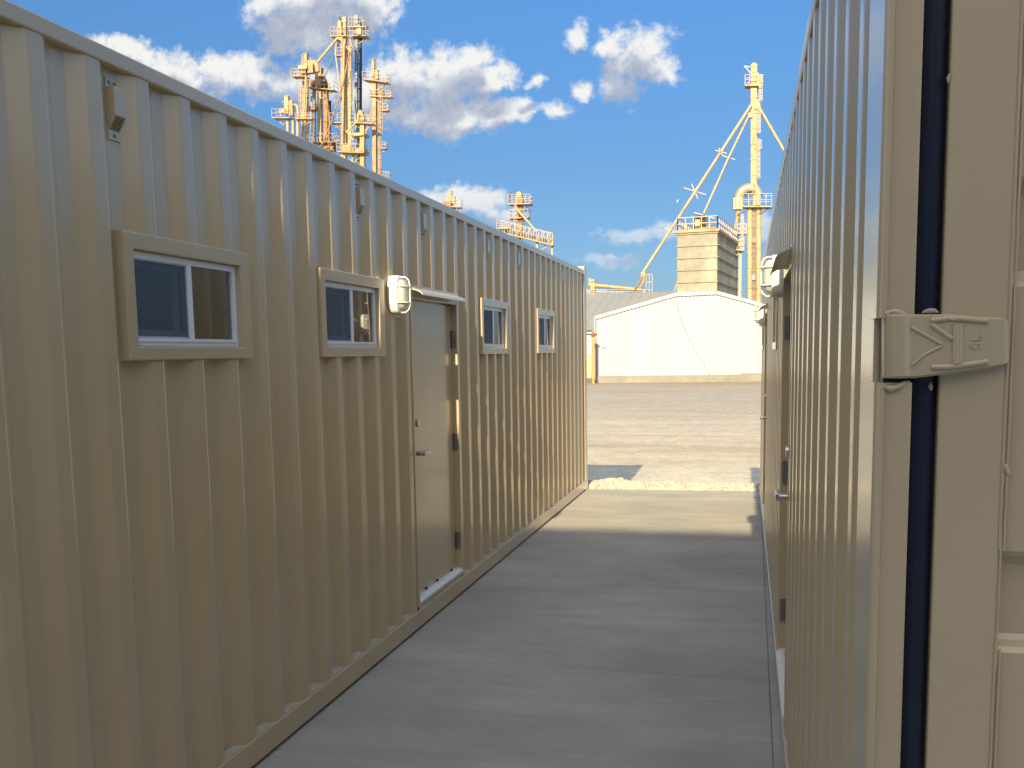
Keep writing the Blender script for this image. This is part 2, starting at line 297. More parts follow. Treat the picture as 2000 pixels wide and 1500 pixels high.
def hopper_mat():
    M_ = mat('stained_grey_panel', (.24, .235, .205), .7, var=.12, vscale=.7, col2=(.36, .335, .28), c2pos=(.42, .66), c2scale=.55, c2stretch=(1, 1, .9), grain=(2.5, .08))
    return M_
M['hopper'] = hopper_mat()
M['whitewall'] = mat('white_ribbed_metal', (.35, .395, .485), .55, var=.05, vscale=.35, stretch=(1, 1, .4), spec=.3)

# ------------------------------------------------------------------ mesh helpers
class MB:
    def __init__(s): s.v = []; s.f = []; s.sm = []; s.parts = []
    def add(s, vs, fs, smooth=False):
        s.parts.append((vs, fs, smooth)); o = len(s.v); s.v += [tuple(p) for p in vs]; s.f += [[i+o for i in f] for f in fs]; s.sm += [smooth]*len(fs); return s
    def box(s, x0, x1, y0, y1, z0, z1, T=None):
        p = [(x, y, z) for x in (x0, x1) for y in (y0, y1) for z in (z0, z1)]
        if T: p = [T(*q) for q in p]
        return s.add(p, [(0, 1, 3, 2), (4, 6, 7, 5), (0, 4, 5, 1), (2, 3, 7, 6), (0, 2, 6, 4), (1, 5, 7, 3)])
    def bbox(s, x0, x1, y0, y1, z0, z1, b, T=None):   # bevelled box
        import bmesh
        bm = bmesh.new(); bmesh.ops.create_cube(bm, size=1)
        for v in bm.verts: v.co = Vector(((x0+x1)/2+v.co.x*(x1-x0), (y0+y1)/2+v.co.y*(y1-y0), (z0+z1)/2+v.co.z*(z1-z0)))
        bmesh.ops.bevel(bm, geom=bm.edges[:], offset=b, segments=2, affect='EDGES', profile=.5)
        bm.verts.index_update()
        p = [tuple(v.co) for v in bm.verts]; fs = [[v.index for v in f.verts] for f in bm.faces]; bm.free()
        if T: p = [T(*q) for q in p]
        return s.add(p, fs)
    def beam(s, a, b, w, h=None):
        a, b = Vector(a), Vector(b); h = h or w; d = (b-a).normalized()
        r = d.cross(Vector((0, 0, 1)))
        r = Vector((1, 0, 0)) if r.length < 1e-3 else r.normalized()
        u = r.cross(d)
        c = [r*(i*w/2)+u*(j*h/2) for i, j in ((-1, -1), (1, -1), (1, 1), (-1, 1))]
        return s.add([a+k for k in c]+[b+k for k in c], [(0, 1, 2, 3), (7, 6, 5, 4), (0, 4, 5, 1), (1, 5, 6, 2), (2, 6, 7, 3), (3, 7, 4, 0)])
    def tube(s, pts, r, n=10, caps=True):
        pts = [Vector(p) for p in pts]; rs = r if isinstance(r, (list, tuple)) else [r]*len(pts)
        vs = []; ref = None
        for i, p in enumerate(pts):
            d = (pts[min(i+1, len(pts)-1)]-pts[max(i-1, 0)]).normalized()
            if ref is None:
                ref = d.cross(Vector((0, 0, 1)))
                if ref.length < .1: ref = d.cross(Vector((0, 1, 0)))
            a = (ref - d*ref.dot(d)).normalized(); ref = a; b = d.cross(a)
            vs += [p + (a*cos(2*pi*k/n)+b*sin(2*pi*k/n))*rs[i] for k in range(n)]
        fs = [(i*n+k, i*n+(k+1) % n, (i+1)*n+(k+1) % n, (i+1)*n+k) for i in range(len(pts)-1) for k in range(n)]
        s.add(vs, fs, True)
        if caps: s.add(vs[:n], [tuple(range(n))[::-1]]); s.add(vs[-n:], [tuple(range(n))])
        return s
    def prism(s, poly, f0, f1):          # poly: 2D points; f0, f1 map them to the two end faces
        n = len(poly); a = [f0(*p) for p in poly]; b = [f1(*p) for p in poly]
        return s.add(a+b, [tuple(range(n))[::-1], tuple(range(n, 2*n))]+[(i, (i+1) % n, n+(i+1) % n, n+i) for i in range(n)])
    def build_each(s, name, m_, parent):
        for vs, fs, sm in s.parts: MB().add(vs, fs, sm).build(name, m_, parent)
    def build(s, name, m_, parent=None, recalc=True):
        me = bpy.data.meshes.new(name); me.from_pydata(s.v, [], s.f); me.polygons.foreach_set('use_smooth', s.sm)
        if recalc:
            import bmesh
            bm = bmesh.new(); bm.from_mesh(me); bmesh.ops.recalc_face_normals(bm, faces=bm.faces); bm.to_mesh(me); bm.free()
        me.materials.append(m_); o = bpy.data.objects.new(name, me); COL.objects.link(o)
        if parent: o.parent = parent
        return o
def tag(o, label=None, cat=None, group=None, kind=None):
    for k, v in (('label', label), ('category', cat), ('group', group), ('kind', kind)):
        if v: o[k] = v
    return o
def thing(name, label, cat, group=None):
    o = bpy.data.objects.new(name, None); COL.objects.link(o); return tag(o, label, cat, group)

# ------------------------------------------------------------------ ground, slab
g = MB(); g.add([(-900, -300, -.6), (900, -300, -.6), (900, 1800, -.6), (-900, 1800, -.6)], [(0, 1, 2, 3)])
tag(g.build('ground', M['ground']), kind='structure')
s_ = MB(); s_.box(-5.2, .103, -12, 13.18, -.62, 0); s_.box(.109, 3.4, -12, 13.16, -.62, 0.0); s_.box(.1, .112, -12, 13.14, -.6, -.012)
tag(s_.build('pavement', M['concrete']), kind='structure')
# limestone gravel bank at the end of the slab
def bank_z(x, y):
    z = .012 + .03*noise.noise(Vector((x*1.3, y*2, 3)))
    z = max(z, .010)
    if x < -1.5: z += .045*math.exp(-((x+1.85)/.22)**2)
    z *= min(1, max(.1, (y-13.17)/.22))
    if y > 13.72: z -= (y-13.72)*.42
    return z
gb = MB(); nx, ny = 60, 30
vv = [(-5.2+8.8*i/nx, 13.18+1.9*j/ny, bank_z(-5.2+8.8*i/nx, 13.18+1.9*j/ny)-.008) for j in range(ny+1) for i in range(nx+1)]
gb.add(vv, [(j*(nx+1)+i, j*(nx+1)+i+1, (j+1)*(nx+1)+i+1, (j+1)*(nx+1)+i) for j in range(ny) for i in range(nx)], True)
import bmesh
bm = bmesh.new(); bmesh.ops.create_icosphere(bm, subdivisions=1, radius=1); bm.verts.index_update()
iv = [v.co.copy() for v in bm.verts]; iff = [[v.index for v in f.verts] for f in bm.faces]; bm.free()
for k in range(2200):
    x = random.uniform(-2.25, .4) if k < 1800 else random.uniform(-5, 3.3); y = 13.17 + random.random()**1.2*1.1
    r = random.uniform(.014, .042); q = Matrix.Rotation(random.random()*6.3, 3, Vector((random.random(), random.random(), random.random())).normalized())
    sx = (random.uniform(.8, 1.35), random.uniform(.8, 1.3), random.uniform(.55, .95)); z = bank_z(x, y)
    gb.add([q @ Vector((v.x*sx[0]*r*random.uniform(.82, 1.12), v.y*sx[1]*r, v.z*sx[2]*r)) + Vector((x, y, z)) for v in iv], iff)
tag(gb.build('gravel', M['stone'], recalc=False), 'pale limestone gravel heaped along the far end of the slab', 'gravel', kind='stuff')
# loose pebbles and grit on the yard
lg = MB()
for k in range(260):
    x = random.uniform(-4.5, 2); y = 15.5+random.random()**1.5*26; r = random.uniform(.006, .018)
    lg.add([Vector((v.x*r*1.2, v.y*r, v.z*r*.7)) + Vector((x, y, -.597)) for v in iv], iff)
tag(lg.build('loose_stones', M['stone'], recalc=False), 'small loose stones scattered over the yard', 'stones', kind='stuff')

# ------------------------------------------------------------------ containers
P = .278; H = 2.896; DEPTH = 2.44
def profile(u0, u1, edge):                # corrugation with rounded bends; (u, e)
    k0 = int(math.floor((u0-edge)/P))-1; raw = []
    k = k0
    while edge+k*P < u1+P:
        c = edge+k*P; raw += [(c-.072, 0), (c, 0), (c+.068, -.036), (c+.138, -.036)]; k += 1
    pts = []
    for i in range(1, len(raw)-1):
        a, b, c = [Vector(raw[j]) for j in (i-1, i, i+1)]
        d1 = (a-b).normalized(); d2 = (c-b).normalized(); q = .0085
        p0 = b+d1*q; p2 = b+d2*q
        for t in (0, .33, .67, 1): pts.append(tuple((1-t)**2*p0 + 2*t*(1-t)*b + t*t*p2))
    pts = [p for p in pts if u0 < p[0] < u1]
    return [(u0, pts[0][1])] + pts + [(u1, pts[-1][1])]
def e_at(pr, u):
    for (a, ea), (b, eb) in zip(pr, pr[1:]):
        if a <= u <= b: return ea + (eb-ea)*(u-a)/max(b-a, 1e-9)
    return 0
def corrugated(T, u0, u1, z0, z1, edge, holes=()):
    pr = profile(u0, u1, edge)
    us = sorted(set([p[0] for p in pr] + [x for h in holes for x in h[:2]]))
    mb = MB()
    for a, b in zip(us, us[1:]):
        m_ = (a+b)/2; ea, eb = e_at(pr, a), e_at(pr, b); spans = [(z0, z1)]
        for h in holes:
            if h[0] < m_ < h[1]: spans = [(z0, h[2])] * (h[2] > z0+.001) + [(h[3], z1)]
        for za, zb in spans: mb.add([T(a, ea, za), T(b, eb, za), T(b, eb, zb), T(a, ea, zb)], [(0, 1, 2, 3)])
    return mb, pr

def window(T, par, u0, mirror=False):
    u1 = u0+.9; z0, z1 = 1.803, 2.252; a0, a1, b0, b1 = u0+.058, u1-.085, z0+.05, z1-.06
    w = thing_part('window', par)
    f = MB(); e0, e1 = -.034, .011; q = .005
    def rect(xa, xb, za, zb, e): return [T(xa, e, za), T(xb, e, za), T(xb, e, zb), T(xa, e, zb)]
    loops = [rect(u0, u1, z0, z1, e0), rect(u0, u1, z0, z1, e1-q), rect(u0+q*.3, u1-q*.3, z0+q*.3, z1-q*.3, e1-q*.3), rect(u0+q, u1-q, z0+q, z1-q, e1),
             rect(a0-q, a1+q, b0-q, b1+q, e1), rect(a0-q*.3, a1+q*.3, b0-q*.3, b1+q*.3, e1-q*.3), rect(a0, a1, b0, b1, e1-q), rect(a0, a1, b0, b1, -.065)]
    f.add([p for l in loops for p in l], [(k*4+i, k*4+(i+1) % 4, k*4+4+(i+1) % 4, k*4+4+i) for k in range(len(loops)-1) for i in range(4)])
    f.box(a0-.004, a1+.004, -.07, -.02, b0-.02, b0-.001, T)
    f.build('window_surround', M['tan'], w)
    ef = -.012; v = MB()
    v.bbox(a0+.001, a1-.001, ef-.05, ef, b0+.001, b0+.026, .002, T); v.bbox(a0+.001, a1-.001, ef-.05, ef, b1-.026, b1-.001, .002, T)
    v.bbox(a0+.001, a0+.022, ef-.05, ef-.001, b0+.024, b1-.024, .002, T); v.bbox(a1-.03, a1-.001, ef-.05, ef-.001, b0+.024, b1-.024, .002, T)
    mid = (a0+a1)/2+.01
    v.bbox(mid-.016, mid+.016, ef-.03, ef+.002, b0+.024, b1-.024, .002, T)
    v.box(a0+.02, a1-.02, ef-.012, ef+.006, b0+.018, b0+.03, T); v.box(a0+.03, a0+.05, ef, ef+.004, b0+.006, b0+.01, T)
    v.build('window_frame', M['white'], w)
    s = MB(); c0, c1, d0, d1 = a0+.024, mid-.017, b0+.031, b1-.028   # sliding sash behind the screen
    s.box(c0, c1, ef-.045, ef-.028, d0, d0+.03, T); s.box(c0, c1, ef-.045, ef-.028, d1-.03, d1, T); s.box(c0, c0+.022, ef-.045, ef-.029, d0+.03, d1-.03, T)
    s.box(c1-.05, c1-.02, ef-.045, ef-.029, d0+.03, d1-.03, T); s.build('sash', M['white'], w)
    sc = MB(); sc.box(c0-.002, c1, ef-.006, ef-.004, d0-.002, d1+.002, T); sc.build('insect_screen', M['screen'], w)
    sf = MB(); sf.box(c0-.003, c1, ef-.008, ef-.002, d0-.004, d0+.006, T); sf.box(c0-.003, c1, ef-.008, ef-.002, d1-.004, d1+.004, T); sf.box(c1-.006, c1, ef-.008, ef-.002, d0, d1, T)
    sf.build('screen_frame', M['screen_frame'], w)
    gl = MB(); gl.box(mid+.016, a1-.03, ef-.018, ef-.014, b0+.03, b1-.026, T); gl.build('pane', M['glass'], w)
    g2 = MB(); g2.box(c0+.01, c1-.03, ef-.040, ef-.036, d0+.02, d1-.02, T); g2.build('pane', M['glass'], w)
    return (u0+.03, u1-.04, z0+.02, z1-.02)
def thing_part(name, par):
    o = bpy.data.objects.new(name, None); COL.objects.link(o); o.parent = par; return o

def lamp(T, par, uc, zc, outw=.048):
    """oval bulkhead lamp: back box, glass and wire cage"""
    w, h = .085, .115
    def oval(k, n=28, p=3.4):
        return [(uc+k*w*abs(cos(t))**(2/p)*(1 if cos(t) >= 0 else -1), zc+k*h*abs(sin(t))**(2/p)*(1 if sin(t) >= 0 else -1)) for t in [2*pi*i/n for i in range(n)]]
    L_ = thing_part('wall_lamp', par)
    b = MB(); rings = [(oval(.97), -.002), (oval(1), .004), (oval(1), outw), (oval(.97), outw+.006), (oval(.86), outw+.0075)]
    n = 28
    vs = [T(u, e, z) for ov, e in rings for u, z in ov]
    b.add(vs, [(i*n+k, i*n+(k+1) % n, (i+1)*n+(k+1) % n, (i+1)*n+k) for i in range(len(rings)-1) for k in range(n)], True)
    b.add([T(u, rings[-1][1], z) for u, z in oval(.86)], [tuple(range(n))]); b.add([T(u, -.002, z) for u, z in oval(.97)], [tuple(range(n))])
    b.tube([T(uc, outw*.6, zc-h-.003), T(uc, outw*.6, zc-h-.014)], .006, 8)
    b.build('lamp_housing', M['lampw'], L_)
    g_ = MB(); st = [(.80, outw+.006), (.79, outw+.022), (.74, outw+.036), (.62, outw+.046), (.42, outw+.051), (.15, outw+.053)]
    vs = [T(u, e, z) for k, e in st for u, z in oval(k, 28, 2.8)]
    g_.add(vs, [(i*n+k, i*n+(k+1) % n, (i+1)*n+(k+1) % n, (i+1)*n+k) for i in range(len(st)-1) for k in range(n)], True)
    g_.add(vs[-n:], [tuple(range(n))]); g_.build('lamp_glass', M['lens'], L_)
    c = MB(); eo = outw+.062
    ring = [T(u, eo, z) for u, z in oval(.74, 24, 2.6)]; 
    # vertical hoop, two side hoops and two cross bars
    def hoop(du, k=1.0):
        hh = h*.93*k
        return [T(uc+du, outw+.004, zc-hh), T(uc+du, outw+.035, zc-hh*.98), T(uc+du, eo-.006, zc-hh*.80), T(uc+du, eo, zc-hh*.55), T(uc+du, eo, zc), T(uc+du, eo, zc+hh*.55), T(uc+du, eo-.006, zc+hh*.80), T(uc+du, outw+.035, zc+hh*.98), T(uc+du, outw+.004, zc+hh)]
    c.tube(hoop(0), .0042, 8)
    for dz in (-.048, .048):
        c.tube([T(uc-w*.92, outw+.004, zc+dz), T(uc-w*.88, outw+.035, zc+dz), T(uc-w*.6, eo-.004, zc+dz), T(uc, eo, zc+dz), T(uc+w*.6, eo-.004, zc+dz), T(uc+w*.88, outw+.035, zc+dz), T(uc+w*.92, outw+.004, zc+dz)], .0038, 8)
    c.build('lamp_cage', M['lampw'], L_)

def door(T, par, u0, u1, handle_near=True, uh=None):
    """flush steel door recessed in a steel frame with sill, hinges and lock set"""
    zt = 2.252; ed = -.042
    fr = MB()
    fr.bbox(u0, u0+.03, -.075, .003, .15, zt, .003, T); fr.bbox(u1-.028, u1, -.075, .003, .15, zt, .003, T); fr.bbox(u0+.028, u1-.026, -.075, .0015, 2.165, zt-.002, .003, T)
    fr.box(u0+.03, u1-.028, -.075, -.06, 2.10, 2.165, T)
    fr.box(u0+.028, u1-.026, -.09, .001, .128, .1705, T)
    fr.build('door_frame', M['tan'], par)
    d = thing_part('door', par)
    lf = MB(); lf.bbox(u0+.033, u1-.033, ed-.04, ed, .208, 2.158, .002, T); lf.build('door_leaf', M['tan_door'], d)
    s = MB(); s.prism([(-.06, .171), (.010, .171), (.010, .184), (-.014, .204), (-.06, .206)], lambda e, z: T(u0+.03, e, z), lambda e, z: T(u1-.03, e, z))
    s.build('door_sill', M['alu'], d)
    k = MB()
    for t in (.25, .5, .85): k.box(u0+.03+(u1-u0-.06)*t, u0+.04+(u1-u0-.06)*t, ed, ed+.012, .205, .222, T)
    k.build_each('door_sweep', M['dark'], d)
    uu = u0+.075 if handle_near else u1-.075; ud = 1 if handle_near else -1
    hd = MB()
    def disc(mb, u, z, r, e0, e1, n=20):
        mb.prism([(r*cos(2*pi*i/n), r*sin(2*pi*i/n)) for i in range(n)], lambda a, b: T(u+a, e0, z+b), lambda a, b: T(u+a*.92, e1, z+b*.92))
    disc(hd, uu, 1.165, .044, ed, ed+.012); disc(hd, uu, 1.165, .017, ed+.011, ed+.078)
    hd.bbox(min(uu-.012*ud, uu+.115*ud), max(uu-.012*ud, uu+.115*ud), ed+.070, ed+.094, 1.149, 1.182, .005, T)
    hd.build('door_handle', M['metal'], d)
    db = MB(); disc(db, uu, 1.365, .036, ed, ed+.026); disc(db, uu, 1.365, .028, ed+.024, ed+.054); db.build('deadbolt', M['metal'], d)
    for z in (.415, 1.16, 1.915):
        h = MB(); hu = u1-.031 if handle_near else u0+.031
        h.tube([T(hu, ed+.012, z-.062), T(hu, ed+.012, z+.062)], .011, 8)
        h.box(hu-.03, hu, ed, ed+.004, z-.06, z+.06, T) if handle_near else h.box(hu, hu+.03, ed, ed+.004, z-.06, z+.06, T)
        h.box(hu-.002, hu+.001, ed+.004, ed+.035, z-.06, z+.06, T)
        h.build('door_hinge', M['hinge'], d)
    c = MB(); pr = [(.003, 2.236), (.006, 2.236), (.010, 2.230), (.020, 2.224), (.038, 2.219), (.056, 2.209), (.067, 2.196), (.071, 2.186), (.0685, 2.186), (.062, 2.196), (.050, 2.204), (.034, 2.213), (.016, 2.218), (.003, 2.222)]
    c.prism(pr, lambda e, z: T(u0+.045, e, z), lambda e, z: T(u1+.004, e, z)); c.build('door_canopy', M['galv'], par)
    return (u0+.005, u1-.005, .12, 2.25)

def vent(T, par, c):
    v = thing_part('vent', par); b = MB(); e0 = -.035; a, q = c-.032, c+.032
    b.box(a, q, e0, e0+.004, 2.735, 2.768, T); b.box(a, q, e0, e0+.004, 2.560, 2.592, T)
    pf = [(e0, 2.735), (e0+.030, 2.735), (e0+.033, 2.730), (e0+.033, 2.640), (e0+.004, 2.592), (e0, 2.592)]
    b.prism(pf, lambda e, z: T(a+.001, e, z), lambda e, z: T(q-.001, e, z)); b.build('vent_cover', M['tan'], v)
    k = MB()
    for uu, z in ((c-.015, 2.752), (c+.015, 2.752), (c, 2.576)): k.tube([T(uu, e0+.004, z), T(uu, e0+.008, z)], .006, 8)
    k.build_each('vent_screw', M['hinge'], v)
    g_ = MB()
    for i in range(7):
        t = .12+.76*i/6; e = e0+.033-.029*t; z = 2.640-.048*t
        g_.box(a+.008, q-.008, e, e+.002, z-.002, z, T)
    g_.build('vent_grille', M['dark'], v)

def container(T, label, cat_group, u0, u1, edge, windows, doors, lamps, vents, handles_near):
    C_ = thing('container_cabin', label, 'container cabin', cat_group)
    holes = []
    for w in windows: holes.append(window(T, C_, w))
    for (a, b) in doors: holes.append(door(T, C_, a, b, handles_near))
    wb, pr = corrugated(T, u0+.15, u1-.16, .125, 2.80, edge, holes); wb.build('side_wall', M['tan'], C_, recalc=False)
    # rear long wall, lining, roof, floor
    ob, _ = corrugated(lambda u, e, z: T(u, -DEPTH-e, z), u0+.16, u1-.16, .125, 2.80, edge); ob.build('side_wall', M['tan'], C_, recalc=False)
    ins = MB()
    ins.box(u0+.1, u1-.1, -DEPTH+.06, -DEPTH+.07, .17, 2.78, T); ins.box(u0+.1, u1-.1, -DEPTH+.06, -.08, 2.74, 2.75, T); ins.build('interior_lining', M['inside'], C_)
    fl = MB(); fl.box(u0+.1, u1-.1, -DEPTH+.03, -.06, .13, .16, T); fl.build('floor', M['floorin'], C_)
    rf = MB(); rf.box(u0+.02, u1-.02, -DEPTH+.02, -.02, 2.835, 2.84, T)
    for i in range(int((u1-u0)/.4)): rf.box(u0+.2+i*.4, u0+.3+i*.4, -DEPTH+.05, -.05, 2.838, 2.85, T)
    rf.build('roof', M['tan'], C_)
    tr = MB(); tr.bbox(u0+.12, u1-.12, -.058, .006, 2.796, 2.852, .006, T); tr.bbox(u0+.12, u1-.12, -DEPTH-.006, -DEPTH+.058, 2.796, 2.852, .006, T)
    tr.build_each('top_rail', M['tan'], C_)
    br = MB(); br.bbox(u0+.12, u1-.12, -.055, .008, .020, .130, .004, T); br.bbox(u0+.12, u1-.12, -DEPTH-.008, -DEPTH+.055, .020, .130, .004, T)
    br.build_each('bottom_rail', M['tan'], C_)
    # sealant smears where the valleys meet the rail
    sl = MB(); k = 0; c = edge
    while c > u0+.3: c -= P
    while c < u1-.3:
        c += P
        if any(a-.05 < c+.1 < b+.05 for a, b in doors): continue
        hgt = .018+.012*random.random()
        sl.prism([(c+.01, .129), (c+.2, .129), (c+.175, .129+hgt*.5), (c+.11, .129+hgt), (c+.05, .129+hgt*1.1)], lambda u, z: T(u, -.001, .1295+(z-.129)*.25), lambda u, z: T(u, -.034, z))
    sl.build_each('sealant', M['seal'], C_)
    for ua, ub in ((u0, u0+.178), (u1-.19, u1)):
        for e0, e1 in ((-.16, .0), (-DEPTH, -DEPTH+.16)):
            p = MB(); p.bbox(ua+.004, ub-.004, e0+.002, e1+.004, .11, 2.79, .006, T); p.build('corner_post', M['tan'], C_)
            for z0, z1 in ((0, .118), (2.778, 2.896)):
                q = MB(); q.bbox(ua, ub, e0, e1+.010, z0, z1, .008, T); q.build('corner_casting', M['tan'], C_)
    en = MB()
    for ua in (u0+.05, u1-.06): en.box(ua, ua+.01, -DEPTH+.15, -.15, .12, 2.8, T)
    en.build_each('end_wall', M['tan'], C_)
    er = MB()
    for ua in (u0+.01, u1-.09): er.box(ua, ua+.08, -DEPTH+.15, -.15, 2.76, 2.85, T); er.box(ua, ua+.08, -DEPTH+.15, -.15, .02, .13, T)
    er.build_each('end_rail', M['tan'], C_)
    for (u, z) in lamps: lamp(T, C_, u, z)
    for i in vents: vent(T, C_, edge+i*P+.103)
    return C_

LX = -2.1295
TL = lambda u, e, z: Vector((LX+e, u, z))
container(TL, 'long tan corrugated cabin on the left with four small windows and a closed door', None, .94, 13.145, 2.5254,
          [3.138, 4.776, 7.88, 10.045], [(6.165, 7.215)], [(5.845, 2.168)], [2, 10, 14, 20, 24, 32], True)
RX, RA = .1817, -.0063
RD = Vector((sin(RA), cos(RA), 0)); RN = Vector((-cos(RA), sin(RA), 0))
TR = lambda u, e, z: Vector((RX, 0, z)) + RD*u + RN*(e-.0)
RC = container(TR, 'tan corrugated cabin on the right seen end-on past its hinged steel end door', None, 1.535, 12.85, 1.9014,
          [6.42, 11.55], [(4.44, 5.50), (9.72, 10.78)], [(5.76, 2.20), (11.08, 2.165)], [], True)

# ------------------------------------------------------------------ near end of the right-hand cabin: posts, gasket, door, hinge
YE = 1.475
def E(px, py, dy=0): return at(px, py, YE+dy)
RXE = RX+1.475*sin(RA)
def end_assembly():
    # rounded front lip of the corner post, broken where the hinge knuckle sits
    def lip(z0, z1, taper):
        mb = MB(); prof = []
        for i in range(7):
            a = pi/2*i/6; prof.append((RXE-.010+.012-.012*cos(a)-.000, YE-.004-.012*sin(a)))
        prof += [(RXE+.004, YE-.0115), (RXE+.010, YE-.0120), (RXE+.018, YE-.0142), (RXE+.027, YE-.0166), (RXE+.0345, YE-.0168), (RXE+.0375, YE-.014), (RXE+.0375, YE+.075), (RXE-.010, YE+.075)]
        mb.prism(prof, lambda x, y: Vector((x, y, z0)), lambda x, y: Vector((x, y, z1)))
        return mb
    a = lip(1.848, 2.86, 0); a.build('corner_post', M['tan'], RC); lip(.02, 1.760, 0).build('corner_post', M['tan'], RC)
    core = MB(); core.box(RXE+.002, RXE+.03, YE+.004, YE+.05, 1.755, 1.853); core.build('hinge_recess', M['gasket'], RC)
    # worn rounded weld ends above and below the knuckle
    for z, sgn in ((1.852, 1), (1.756, -1)):
        pts = [Vector((RXE+.000+.035*t, YE-.015+.002*sin(9*t), z+sgn*(.004*sin(5*t)))) for t in [i/8 for i in range(9)]]
        MB().tube(pts, [.003+.002*random.random() for _ in pts], 8).build('weld', M['tan'], RC)
    gk = MB(); pr = [(RXE+.0375, YE+.012), (RXE+.042, YE+.006), (RXE+.050, YE+.003), (RXE+.059, YE+.003), (RXE+.067, YE+.006), (RXE+.0735, YE+.014), (RXE+.0735, YE+.05), (RXE+.0375, YE+.05)]
    gk.prism(pr, lambda x, y: Vector((x, y, .1)), lambda x, y: Vector((x, y, 2.8))); gk.build('door_gasket', M['gasket'], RC)
    D_ = thing_part('end_door', RC)
    x0 = RXE+.0735; x1 = RXE+.158; X2 = RXE+1.15
    f = MB(); f.bbox(x0, x1, YE-.004, YE+.045, .13, 2.76, .004); f.bbox(X2-.09, X2, YE-.004, YE+.045, .13, 2.76, .004)
    f.bbox(x1-.005, X2-.085, YE-.003, YE+.044, 2.66, 2.755, .004); f.bbox(x1-.005, X2-.085, YE-.003, YE+.044, .135, .24, .004)
    f.build('door_rim', M['tan'], D_)
    # pressed panel with horizontal recesses
    zs = []; z = .24
    levels = []
    for base in (.385, .885, 1.385, 1.885, 2.385):
        levels += [(base, 0), (base+.022, 1), (base+.121, 1), (base+.143, 0)]
    prf = [(.24, 0)] + [l for l in levels if l[0] < 2.6] + [(2.66, 0)]
    pn = MB(); 
    for (za, a_), (zb, b_) in zip(prf, prf[1:]):
        n = 3
        for i in range(n):
            t0, t1 = i/n, (i+1)/n
            sm = lambda t: t*t*(3-2*t)
            e0 = a_+(b_-a_)*sm(t0); e1 = a_+(b_-a_)*sm(t1); z0 = za+(zb-za)*t0; z1 = za+(zb-za)*t1
            y0, y1 = YE+.002+.022*e0, YE+.002+.022*e1
            pn.add([(x1-.001, y0, z0), (X2-.088, y0, z0), (X2-.088, y1, z1), (x1-.001, y1, z1)], [(0, 1, 2, 3)], True)
    pn.build('door_panel', M['tan'], D_)
    def wl_(xoff, za, zb, r):
        n = int((zb-za)/.02); pts = [Vector((x1+xoff+.0006*noise.noise(Vector((i*.7, xoff*99, 0))), YE-.0035, za+(zb-za)*i/n)) for i in range(n+1)]
        MB().tube(pts, [r*(1+.35*noise.noise(Vector((i*.9, 5, xoff*50)))) for i in range(n+1)], 8).build('weld', M['tan'], D_)
    wl_(.0, 1.53, 2.66, .0022); wl_(.0055, 1.53, 2.66, .0018); wl_(.0015, 1.36, 1.55, .0016); wl_(.0, .24, 1.40, .0020); wl_(.006, .24, 1.39, .0018)
    MB().tube([Vector((x1+.002, YE-.005, 1.648)), Vector((x1+.004, YE-.007, 1.642)), Vector((x1+.006, YE-.006, 1.637))], .0035, 8).build('weld', M['tan'], D_)
    #                                      # paint speck on the gasket edge, as under the hinge
    MB().tube([Vector((x0+.0, YE-.003, 2.163)), Vector((x0-.002, YE-.004, 2.158)), Vector((x0-.001, YE-.003, 2.151))], [.001, .0025, .001], 8).build('paint_drip', M['seal'], D_)
    MB().tube([E(1818, 746, .004), E(1817, 752, .003), E(1818, 758, .002), E(1819, 763, .004)], [.001, .0034, .003, .0012], 8).build('paint_drip', M['seal'], D_)
    MB().tube([E(1801, 611, -.004), E(1807, 608, -.004), E(1815, 607, -.003), E(1825, 607, -.003), E(1833, 610, -.003)], [.001, .0025, .0036, .0032, .001], 8).build('paint_drip', M['seal'], D_)
    # forged hinge
    hy = -.030                                      # front of the blade stands off the door
    h = MB()
    def kn(px, d): return px, d
    prof = [(1724, .010), (1725, -.006), (1729, -.018), (1737, -.026), (1750, -.030), (1762, -.028), (1773, -.024), (1782, -.024)]
    top = lambda px: 614.5 + (px-1724)*.004 if px < 1850 else 615 + (px-1850)*.065
    bot = lambda px: 738 - max(0, px-1785)*.145
    cols = [(p, d) for p, d in prof] + [(1800, -.026), (1850, -.026), (1900, -.023), (1950, -.019)]
    rim = []
    # blade with rounded end
    for k in range(6):
        a = pi/2*k/5; cols.append((1950+18*sin(a), -.019+.010*(1-cos(a))))
    def cx(px, d, t):                               # t 0..1 from top to bottom at column px
        tt, bb = top(px), bot(px)
        if px > 1950: q = ((px-1950)/18)**2; ins = 10*(1-math.sqrt(max(0, 1-q*.98))); tt += ins; bb -= ins
        p = at(px, tt+(bb-tt)*t, YE); return Vector((p.x, YE+d, p.z))
    vs = []; n = len(cols); back = .006
    rows = [(0, .006, 0), (0.0, .0, .004), (.035, 0, 0), (.965, 0, 0), (1, 0, .004), (1, .006, 0)]
    for (t, bk, dy) in rows:
        for px, d in cols:
            p = cx(px, d, t)
            if bk: p.y = YE+.004
            else: p.y += dy
            vs.append(p)
    h.add(vs, [(j*n+i, j*n+i+1, (j+1)*n+i+1, (j+1)*n+i) for j in range(len(rows)-1) for i in range(n-1)])
    h.add([vs[j*n+n-1] for j in range(len(rows))]+[], [tuple(range(len(rows)))]); h.add([vs[j*n] for j in range(len(rows))], [tuple(range(len(rows)))])
    HG = h.build('end_door_hinge', M['tan'], RC)
    rb = MB()
    def dd(px):
        for (a, da), (b, db) in zip(cols, cols[1:]):
            if a <= px <= b: return da+(db-da)*(px-a)/max(1e-6, b-a)
        return -.02
